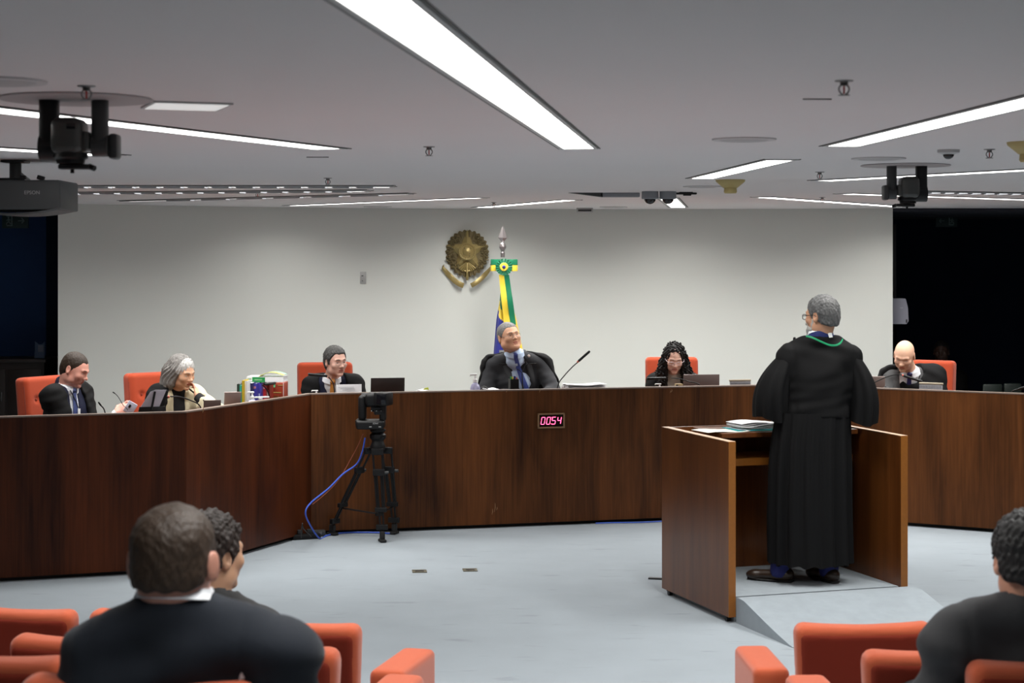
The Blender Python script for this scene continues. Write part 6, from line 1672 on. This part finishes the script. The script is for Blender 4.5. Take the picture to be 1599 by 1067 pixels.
# ---- standing person in the black robe, seen from behind
def standing_person():
    Y0 = 11.12
    S = Sitter(1264, Y0, R_(190), 'person in a long black robe standing at the lectern, seen from behind', z0=PZ)
    t = S.t; hc = S.w(1283, 494, Y0 - .02); M = head_frame(hc, R_(34), R_(4), R_(0))
    nk = S.w(1281, 521, Y0); shl, shr = S.w(1323, 559, Y0), S.w(1236, 559, Y0)
    J = {'neck': nk, 'shl': shl, 'shr': shr, 'pelvis': S.w(1274, 682, Y0), 'ell': S.w(1338, 618, Y0 + .02), 'elr': S.w(1212, 612, Y0 + .02), 'wrl': S.w(1340, 652, Y0 + .27), 'wrr': S.w(1228, 650, Y0 + .27)}
    fr = S.w(1217, 905, Y0); fl_ = S.w(1293, 900, Y0); fr.z = .0; fl_.z = 0
    J['knr'] = (J['pelvis'] + fr) / 2 + V(.07, -.02, 0); J['knl'] = (J['pelvis'] + fl_) / 2 + V(-.06, -.02, 0); J['anr'] = fr + V(0, .0, .10); J['anl'] = fl_ + V(0, .0, .10)
    body(t, J, M, SK7, dict(w=1.02), hands=[dict(W=J['wrl'], d=(.15, -1, .0), nrm=(0, 0, -1), side=-1), dict(W=J['wrr'], d=(-.15, -1, .0), nrm=(0, 0, -1), side=1)], legs=True, hstep=.0045)
    H = hair_field(M, 'short', w=1.02, th=.012, seed=3, amp=.004, hairline=([-.13, -.085, -.06, -.035, -.020, .0, .03, .06, .10, .12], [.082, .078, .062, .015, -.030, -.020, -.035, -.060, -.068, -.068])); H.build('hair', H_salt, t)
    B_ = Field([hc.x - .14, hc.y - .17, hc.z - .17], [hc.x + .14, hc.y + .1, hc.z + .0], .006); B_.M = M
    B_.ell((0, -.045, -.078), (.060, .062, .048), k=0); B_.ell((0, -.085, -.105), (.035, .028, .035), k=.02); B_.ell((0, -.10, -.045), (.03, .02, .012), k=.01)
    for s in (-1, 1): B_.cap((s * .062, -.02, -.02), (s * .052, -.03, -.07), .010, .016, k=.02)
    B_.ell((0, -.11, -.062), (.02, .02, .006), k=.005, op='-'); B_.M = Matrix.Identity(4); X, Y, Z = B_.co(); B_.D = B_.D + (.003 * np.sin(X * 200) * np.sin(Z * 150 + Y * 90)).astype(np.float32); B_.build('beard', H_beard, t)
    eyes(t, M); brows(t, M, H_salt); glasses(t, M, M_black, w=.023, h=.016, r=.0024)
    zt_ = nk.z
    collar(t, nk + V(0, 0, -.005), M_shirt, r=.064, h=.034, tilt=.28, gap=.5)
    jk = cloth(J, .010, arms=False, h=.010); jk.cap(nk + V(0, -.005, -.06), nk + V(0, .018, .002), .062, .068, k=.02); jk.cap(nk + V(0, 0, -.02), nk + V(0, -.03, .12), .058, .075, k=.006, op='-'); jk.build('blue_jacket', mat('royal_blue_suit', (.012, .022, .13), .7), t)
    x_, z_ = S.w(1289, 521, Y0).x, zt_ - .004
    m = MB(); y_ = jk.hit(x_, z_ - .012, False); m.prism([V(x_ - .012, y_ + .003, z_ + .012), V(x_ + .014, y_ + .001, z_ + .012), V(x_ + .006, y_ + .008, z_ - .018), V(x_ - .016, y_ + .008, z_ - .016)], (0, .004, 0)); m.build('paper_tag', M_white, t, smooth=False)
    # upper robe: yoke falling from the shoulders to the waist
    F_ = Field([-.42, -.34, .80], [.42, .30, zt_ + .06], .011)
    torso(F_, {**J, 'pelvis': J['pelvis'] + V(0, 0, .12)}, f=.030, wide=1.06, arms=False)
    for s in ('l', 'r'): F_.cap(J['sh' + s] + V(0, 0, -.01), J['el' + s], .072, .085, k=.05)
    cut_above(F_, zt_ - .012, .01)
    zc = S.w(1280, 651, Y0).z; X, Y, Z = F_.co(); F_.D = smax(F_.D, (zc - Z - .004 * np.sin(X * 25) + 0 * X + 0 * Y).astype(np.float32), .004)
    F_.cap(nk + V(0, -.015, .035), nk + V(0, -.03, .1), .072, .085, k=.008, op='-'); folds(F_, .0075, 2, .45)
    F_.D = F_.D + (.006 * np.exp(-((np.abs(X - nk.x) - .19) / .012) ** 2) + 0 * Y + 0 * Z).astype(np.float32)
    F_.build('robe_yoke', M_robe, t)
    # bell sleeves
    for s, sg, dx in (('l', -1, 0), ('r', 1, 0)):
        a = J['sh' + s] + V(sg * .01, 0, .03); e = J['el' + s]; hm = e + V(sg * .022, -.02, -.155); m = MB(); rows = []
        pts = bez(a, a.lerp(e, .6) + V(sg * .035, 0, .03), e + V(sg * .045, 0, .02), hm, 14); n_ = 64
        for i, p in enumerate(pts):
            u = i / 14; r = .055 + .060 * math.sin(min(1, u * 1.2) * PI / 2) + .012 * u
            rows.append([p + V(r * (1 + .10 * u * math.sin(9 * th)) * math.cos(th) * .78, r * 1.15 * (1 + .10 * u * math.sin(9 * th)) * math.sin(th), (0 if i < 14 else .012 * math.sin(3 * th)) - .05 * u * math.sin(th) * .3) for th in [2 * PI * k_ / n_ for k_ in range(n_ + 1)]])
        rows = [[a + V(0, 0, .03) + (q - a) * .25 for q in rows[0]]] + rows
        m.sheet(rows, th=.006); m.build('robe_sleeve', M_robe, t, angle=80)
    # long gathered skirt of the robe
    m = MB(); rows = []; n_ = 220; ztop = zc + .03; zb = .118; nr = 22
    for i in range(nr + 1):
        u = i / nr; z_ = ztop + (zb - ztop) * u; py = HZ + (CAMZ - PZ - z_) * F / Y0
        xl = float(np.interp(py, [640, 700, 800, 880], [1212, 1205, 1201, 1202])); xr_ = float(np.interp(py, [640, 700, 800, 880], [1330, 1328, 1328, 1330]))
        cx_ = S.w((xl + xr_) / 2, py, Y0).x; hw = (xr_ - xl) / 2 * Y0 / F; rr = []
        for k_ in range(n_ + 1):
            th = 2 * PI * k_ / n_; am = min(1, .25 + u * 2.0) * .115
            w_ = 1 + am * math.sin(15 * th + 1.2 * math.sin(2 * th) + .4 * u) * (.65 + .35 * math.sin(3 * th + 1)) + .022 * (1 - u) * math.sin(43 * th) * min(1, u * 6)
            rr.append(V(cx_ + hw * .97 * w_ * math.cos(th), .0 + (.165 + .045 * u) * w_ * math.sin(th), z_ + (.008 * math.sin(15 * th) if i == nr else 0)))
        rows.append(rr)
    m.sheet(rows, th=.005); m.build('robe_skirt', M_robe, t, angle=80)
    cord = [S.w(*q) for q in ((1259, 526, Y0 - .09), (1268, 528, Y0 - .12), (1283, 535, Y0 - .14), (1296, 540, Y0 - .15), (1306, 540, Y0 - .15), (1313, 536, Y0 - .13), (1316, 530, Y0 - .10))]
    cord = [V(q.x, max(q.y, F_.hit(q.x, q.z, False) + .004), q.z) for q in cord]; m = MB()
    Q = [cord[0]] + cord + [cord[-1]]; out = []
    for i in range(1, len(Q) - 2):
        for k_ in range(5):
            tt = k_ / 5; a, b, c, d = Q[i - 1:i + 3]; out.append(.5 * ((2 * b) + (-a + c) * tt + (2 * a - 5 * b + 4 * c - d) * tt * tt + (-a + 3 * b - 3 * c + d) * tt ** 3))
    for o_ in (0, .006): m.tube([p + V(0, 0, o_) for p in out], .0030, 6)
    m.build('green_cord', M_cordg, t)
    tr_ = mat('blue_trousers', (.012, .016, .12), .8)
    G = Field([-.3, -.25, .03], [.3, .25, .5], .013)
    for s in ('l', 'r'): G.cap(J['an' + s] + V(0, .01, -.03), J['kn' + s] + V(0, 0, .05), .060, .085, k=.02)
    G.build('trousers', tr_, t)
    for f0, an in ((fr, .95), (fl_, .25)):
        G = Field([f0.x - .24, f0.y - .26, -.004], [f0.x + .24, f0.y + .2, .13], .0075); R = Rz(an)
        q = lambda x, y, z_: V(f0.x, f0.y, 0) + R @ V(x, y, z_)
        G.cap(q(0, .05, .050), q(0, .01, .055), .040, .042, k=.02); G.cap(q(0, .03, .045), q(.0, -.15, .034), .042, .040, k=.03, sq=(1, 1, .8)); G.ell(q(0, -.165, .034), (.045, .05, .026), rot=R, k=.02); G.cap(q(0, .01, .07), q(0, .0, .11), .045, .05, k=.02)
        X, Y, Z = G.co(); G.D = smax(G.D, (.002 - Z + 0 * X + 0 * Y).astype(np.float32), .002); so = G.build('shoe', mat('brown_leather', (.030, .017, .011), .3), t)
        m = MB(); m.tube([q(0, .085, .010), q(0, .0, .010), q(0, -.12, .010), q(0, -.20, .012)], [.030, .040, .044, .025], 12, flat=.25); m.build('sole', M_black2, so)
standing_person()

# lectern microphone seen past the shoulder
b_ = LP(.72, LDp - .14, LH + .002)
gooseneck(b_, [P(1236, 620, 11.5), P(1240, 560, 11.45), P(1241, 538, 11.42)], (P(1241, 537, 11.42), P(1240.5, 527, 11.41)), .010, 'black microphone showing just left of the neck of the robed person')['group'] = 'lectern microphone'

# ---- audience, from behind
NAPE = ([-.13, -.085, -.06, -.035, -.020, .0, .03, .06, .10, .12], [.082, .078, .062, .015, -.030, -.018, -.030, -.044, -.048, -.048])
def audience(px, Y, yaw, z0, label, hc_px, nk_px, sh_px, suit, hair_m, sk, hyaw=0, hpitch=0, hroll=0, hair='short', th=.009, bald=False, shw=1.0, seedv=1, hair_amp=.003, recess=0, lean_y=0.0, w=1.0):
    S = Sitter(px, Y + .17, yaw, label, z0=z0); t = S.t
    hc = S.w(*hc_px, Y + .0); M = head_frame(hc, hyaw, hpitch, hroll); nk = S.w(*nk_px, Y)
    (ax, ay), (bx_, by) = sh_px; shr = S.w(ax, ay, Y); shl = S.w(bx_, by, Y)
    J = {'neck': nk, 'shl': shl, 'shr': shr, 'pelvis': V((shl.x + shr.x) / 4, -.08, .53), 'ell': shl + V(-.06, -.06, -.26), 'elr': shr + V(.06, -.06, -.26), 'wrl': shl + V(.04, -.30, -.27), 'wrr': shr + V(-.04, -.30, -.27)}
    for s_, q in (('l', -1), ('r', 1)): J['kn' + s_] = V(q * .13, -.52, .50); J['an' + s_] = V(q * .12, -.50, .10)
    body(t, J, M, sk, dict(w=w), hands=[dict(W=J['wrl'], d=(.3, -1, -.1), nrm=(0, 0, -1), side=-1), dict(W=J['wrr'], d=(-.3, -1, -.1), nrm=(0, 0, -1), side=1)], hstep=.0038, fat_neck=1.15 if bald else 1.0, extra=(lambda F_: (setattr(F_, 'M', M), F_.box((0, .018, .010), (.066, .075, .085), r=.05, k=.03), [F_.ell((q * .091, .022, -.004), (.007, .017, .033), rot=Rz(q * .5), k=.008) for q in (-1, 1)], setattr(F_, 'M', Matrix.Identity(4)))) if bald else None)
    H = hair_field(M, hair, w=w, th=th, recess=recess, seed=seedv, amp=hair_amp, h=.0045, hairline=NAPE, block=bald); H.build('hair', hair_m, t); brows(t, M, hair_m); eyes(t, M)
    zt_ = nk.z
    jk = cloth(J, .020, h=.010, wide=shw, k=.05) if False else cloth(J, .020, h=.010, wide=shw)
    jk.cap(nk + V(0, .012, -.06), nk + V(0, .022, -.018), .080, .069, k=.03); jk.cap(nk + V(0, .004, -.02), nk + V(0, -.02, .12), .060, .075, k=.006, op='-')
    open_front(jk, [(zt_ + .06, nk.x - .05, nk.x + .05), (zt_ - .02, nk.x - .045, nk.x + .045), (zt_ - .22, nk.x - .01, nk.x + .01)], nk.y - .02)
    for Sh in (shl, shr): jk.cap(nk + V(0, .02, -.055), Sh.lerp(nk, .30) + V(0, .01, .028), .050, .045, k=.05)
    X, Y_, Z = jk.co(); jk.D = jk.D + (.011 * np.sin(Z * 42 + 3 * np.sin(X * 8 + seedv) + 9 * np.abs(X - nk.x)) * np.exp(-((Z - (zt_ - .16)) / .13) ** 2) * (1 + 0 * Y_)).astype(np.float32)
    for sgn, Sh in ((1, shr), (-1, shl)): jk.D = jk.D + (.006 * np.exp(-((np.abs(X - nk.x) - abs(Sh.x - nk.x) + .012) / .006) ** 2) * (Z > zt_ - .35) + 0 * Y_).astype(np.float32) * .5
    jk.build('jacket', suit, t)
    sh = cloth(J, .008, arms=False, wide=shw * .98, h=.016); collar_hole(sh, nk, .062); sh.build('shirt', M_shirt, t)
    lower(t, J, suit); return S, J, M, nk
S_, J_, M_, nk_ = audience(262, 3.84, R_(170), TZ[3], 'dark-suited person with thinning short brown hair, seated nearest to the camera', (273, 878), (276, 936), ((150, 1040), (438, 1028)), M_suitb, H_brown, skin('skin_ruddy', (.46, .22, .16)), bald=True, th=.006, hyaw=R_(4), shw=1.08, hair_amp=.002, w=1.0)
collar(S_.t, nk_ + V(0, .008, .004), M_shirt, r=.072, h=.020, tilt=.12, gap=.6)
m = MB(); c = M_ @ V(0, .085, .098)
audience(346, 5.66, R_(165), TZ[1], 'person with short curly dark hair and black jacket, partly hidden behind the dark suit', (332, 868), (338, 930), ((266, 998), (404, 994)), mat('black_jacket', (.010, .010, .011), .8), H_dbrown, skin('skin_olive', (.42, .24, .15)), hyaw=R_(-25), hair='curly_short', th=.016, hair_amp=.008, shw=.95)
audience(1592, 4.74, R_(184), TZ[2], 'person with black hair and charcoal jacket cut by the right edge of the photo', (1603, 876), (1602, 938), ((1490, 1002), (1708, 1004)), mat('charcoal_jacket', (.016, .0165, .019), .8, bump=.3, bscale=350), H_black, skin('skin_rose', (.50, .25, .17)), hyaw=R_(-4), th=.016, hair='short', hair_amp=.006)

# ---- dim person in the right passage
def dim_person():
    Y = 19.9; S = Sitter(1471, Y, R_(-8), 'dim person seated far back in the dark right passage, only the head showing', z0=0)
    t = S.t; hc = S.w(1470, 550, Y - .1); M = head_frame(hc, R_(-10), R_(6), 0); nk = S.w(1471, 576, Y - .06); shl, shr = S.w(1444, 590, Y - .05), S.w(1498, 590, Y - .05)
    J = {'neck': nk, 'shl': shl, 'shr': shr, 'pelvis': V(0, .02, .52), 'ell': shl + V(-.05, -.08, -.25), 'elr': shr + V(.05, -.08, -.25), 'wrl': shl + V(.05, -.28, -.28), 'wrr': shr + V(-.05, -.28, -.28)}
    for s_, q in (('l', -1), ('r', 1)): J['kn' + s_] = V(q * .13, -.42, .50); J['an' + s_] = V(q * .12, -.40, .10)
    body(t, J, M, SK8, dict(w=1.0), hands=[dict(W=J['wrl'], d=(.4, -.8, 0), nrm=(0, 0, -1), side=-1), dict(W=J['wrr'], d=(-.4, -.8, 0), nrm=(0, 0, -1), side=1)])
    hair_field(M, 'crop', th=.005, seed=2, amp=.001).build('hair', H_black, t); eyes(t, M)
    jk = cloth(J, .018, h=.014); collar_hole(jk, nk, .066); jk.build('jacket', M_robe, t); lower(t, J, M_black2)
    t2 = thing('side_chair', 'dark chair carrying the dim person in the right passage', 'chair', (xat(1471, Y), Y, 0), R_(-8)); g = mat('dark_green_vinyl', (.010, .016, .013), .4)
    m = MB(); m.box((0, .22, .62), (.42, .04, .40), bev=.015); m.build('backrest', g, t2); m = MB(); m.box((0, 0, .37), (.42, .42, .06), bev=.02); m.build('seat', g, t2)
    for sx in (-1, 1):
        for sy in (-.18, .2): m = MB(); m.cyl((sx * .19, sy, 0), (sx * .19, sy, .36), .012, n=8); m.build('leg', M_black, t2)
dim_person()
